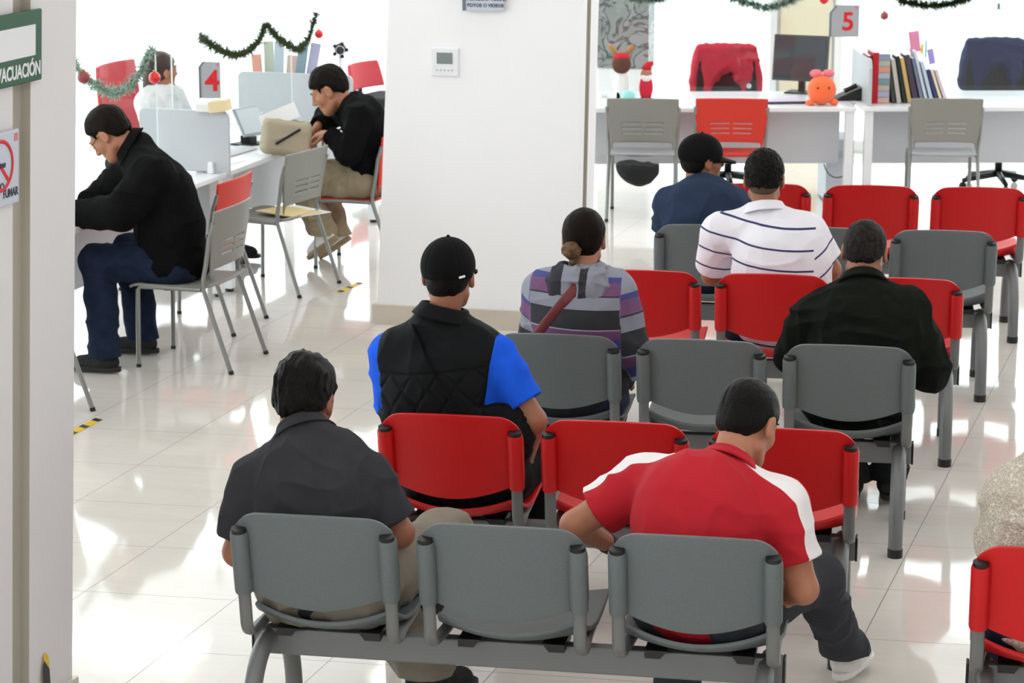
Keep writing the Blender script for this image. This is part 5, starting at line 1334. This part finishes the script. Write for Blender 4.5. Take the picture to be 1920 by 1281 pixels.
# phone and small papers near the toy
e = empty('desk_phone', right_at(1588, .45), yw, 'black desk phone half hidden behind the pole of the number 5 sign', 'phone')
MB().prism([(-.1, 0), (.1, 0), (.1, .10), (-.06, .03)], -.09, .09).make('base', BLACK, e, bev=.004); MB().tube([(-.03, -.06, .07), (.06, -.06, .11)], .018, 10).make('handset', BLACK, e, smooth=True)
e = empty('laptop', right_at(1470, .30), yw + .1, 'thin closed grey laptop lying left of the orange toy', 'laptop')
MB().box((0, 0, .009), (.30, .21, .014)).make('case', mat('dark_grey_casing', (64, 66, 72), .5), e, bev=.004); MB().box((0, 0, .018), (.28, .19, .004)).make('lid', mat('lilac_sheet', (210, 196, 222), .6), e, bev=.002)
# plush figures on a stand beside the column
q = right_at(1182, .35)
e = empty('plush_figure', q + Vector((-.07, .0, 0)), yw, 'brown plush reindeer with a red cap standing beside the column', 'toy', 'plush figures on counter 5')
BRN = mat('brown_plush', (96, 62, 50), .95, bump=(160, .5, .004)); RDP = mat('red_plush', (206, 40, 60), .95, bump=(160, .5, .004)); TEAL = mat('teal_ball', (150, 220, 216), .5); WHP = mat('white_plush', (238, 236, 234), .95, bump=(160, .5, .004))
MB().sphere((0, 0, .12), (.055, .05, .12), 18, 12).make('body', WHP, e, smooth=True); MB().sphere((0, -.01, .27), (.07, .065, .07), 18, 12).make('head', BRN, e, smooth=True)
for s in (-1, 1): MB().tube([(s * .03, 0, .32), (s * .06, 0, .38), (s * .09, 0, .40)], [.018, .02, .022], 10).make('antler', mat('tan_plush', (176, 132, 86), .95), e, smooth=True); MB().tube([(s * .02, -.02, .1), (s * .025, -.04, .02)], .012, 8).make('leg', BLK, e, smooth=True)
MB().sphere((0, -.0, .32), (.06, .055, .035), 18, 12).make('cap', RDP, e, smooth=True)
e = empty('plush_figure', q + Vector((.10, .06, 0)), yw, 'small plush Santa in a red coat right of the reindeer', 'toy', 'plush figures on counter 5')
MB().sphere((0, 0, .10), (.05, .045, .10), 18, 12).make('body', RDP, e, smooth=True); MB().sphere((0, -.01, .20), (.042, .04, .042), 18, 12).make('head', SKIN, e, smooth=True); MB().sphere((0, -.03, .18), (.038, .02, .035), 14, 10).make('beard', WHP, e, smooth=True)
MB().tube([(0, 0, .225), (.02, 0, .27), (.05, 0, .28)], [.04, .025, .012], 14).make('hat', RDP, e, smooth=True)
for s in (-1, 1): MB().sphere((s * .03, -.02, .015), (.022, .035, .015), 12, 8).make('boot', BLK, e, smooth=True)
o = MB().sphere((0, 0, .052), .052, 20, 14).make('toy_ball', TEAL, None, smooth=True); o.location = q + Vector((0.02, -.14, 0)); tag(o, 'pale teal ball in front of the plush figures', 'ball')
# brochures and small clutter behind counter 4, desk fan
e = empty('brochure_rack', at_b(540, 132, 15.80) - Vector((0, 0, .0)) + Vector((-.05, .12, -at_b(540, 132, 15.80).z + TOP)), rad(0), 'wire rack of colourful brochures behind the counter 4 screen', 'rack')
for i, cc in enumerate(('coral', 'sage', 'grey_blue', 'peach', 'teal', 'lilac')):
    MB().box((-.22 + i * .075, .02 * (i % 2), .22 + .03 * ((i * 7) % 3)), (.07, .012, .44 + .06 * ((i * 5) % 3)), Euler((rad(-6), rad(-6 + 3 * i), 0))).make('brochure', MATS['band_' + cc], e, bev=.001)
MB().box((0, -.03, .05), (.50, .004, .10)).make('front_lip', ALU, e); MB().box((0, .05, .004), (.52, .16, .008)).make('base', ALU, e)
e = empty('desk_fan', Vector((at_b(638, 92, 16.1).x, 16.1, TOP)), rad(20), 'small dark desk fan with a white guard behind counter 4', 'fan')
zf = at_b(638, 92, 16.1).z - TOP
MB().sphere((0, 0, zf), (.042, .04, .042), 16, 12).make('motor', mat('dark_grey_casing', (64, 66, 72), .5), e, smooth=True)
for k in range(5):
    a = k * 1.2566; MB().box((.04 * math.cos(a), -.06, zf + .04 * math.sin(a)), (.04, .004, .025), Euler((0, -a, .3))).make('blade', OFF, e, bev=.001)
for k in range(3):
    r = .03 + .028 * k; MB().tube([(r * math.cos(t / 20 * 6.2832), -.085, zf + r * math.sin(t / 20 * 6.2832)) for t in range(21)], .002, 6, caps=False).make('guard_ring', DESK, e)
MB().tube([(0, 0, .01), (0, 0, zf - .04)], .012, 10).make('stem', DESK, e, smooth=True); MB().lathe([(.08, 0), (.08, .012), (.03, .02)], 20).make('base', DESK, e, smooth=True, angle=40)
# desk organiser with red stamp box beside the screen
e = empty('desk_organiser', Vector((-6.24, 13.74, TOP)), rad(85), 'black mesh desk organiser tucked behind the desk screen, with papers', 'organiser')
MB().box((0, 0, .10), (.16, .006, .20)).make('mesh_back', OFF, e); MB().box((0, -.05, .03), (.16, .10, .05)).make('tray', OFF, e, bev=.003); MB().box((.02, -.09, .075), (.06, .05, .04)).make('stamp_box', C('crimson_card', (190, 16, 34)), e, bev=.003); MB().box((-.02, -.09, .115), (.07, .05, .03)).make('skin_tone_pad', C('peach_pad', (214, 160, 140)), e, bev=.003)
# cable under counter 5 and computer tower
e = empty('computer_tower', on_right(t_at(1565, .6, .3), .55, 0), yw, 'pale computer tower standing under counter 5', 'computer')
MB().box((0, 0, .24), (.20, .42, .46)).make('case', mat('pale_blue_grey', (206, 212, 220), .4), e, bev=.006); MB().box((0, -.212, .36), (.15, .003, .05)).make('drive_slot', PANEL, e)
cb = [on_right(t_at(u, .08, .3), .085, z) for u, z in ((1545, .33), (1552, .27), (1565, .235), (1580, .24), (1592, .27), (1598, .33))]
o0 = cb[0].copy(); o = MB().tube([c - o0 for c in crv(lambda i: cb[i], [(i,) for i in range(6)], 4)], .004, 8).make('cable', BLACK, None, smooth=True); o.location = o0; tag(o, 'thin dark cable looping below the panel of counter 5', 'cable')
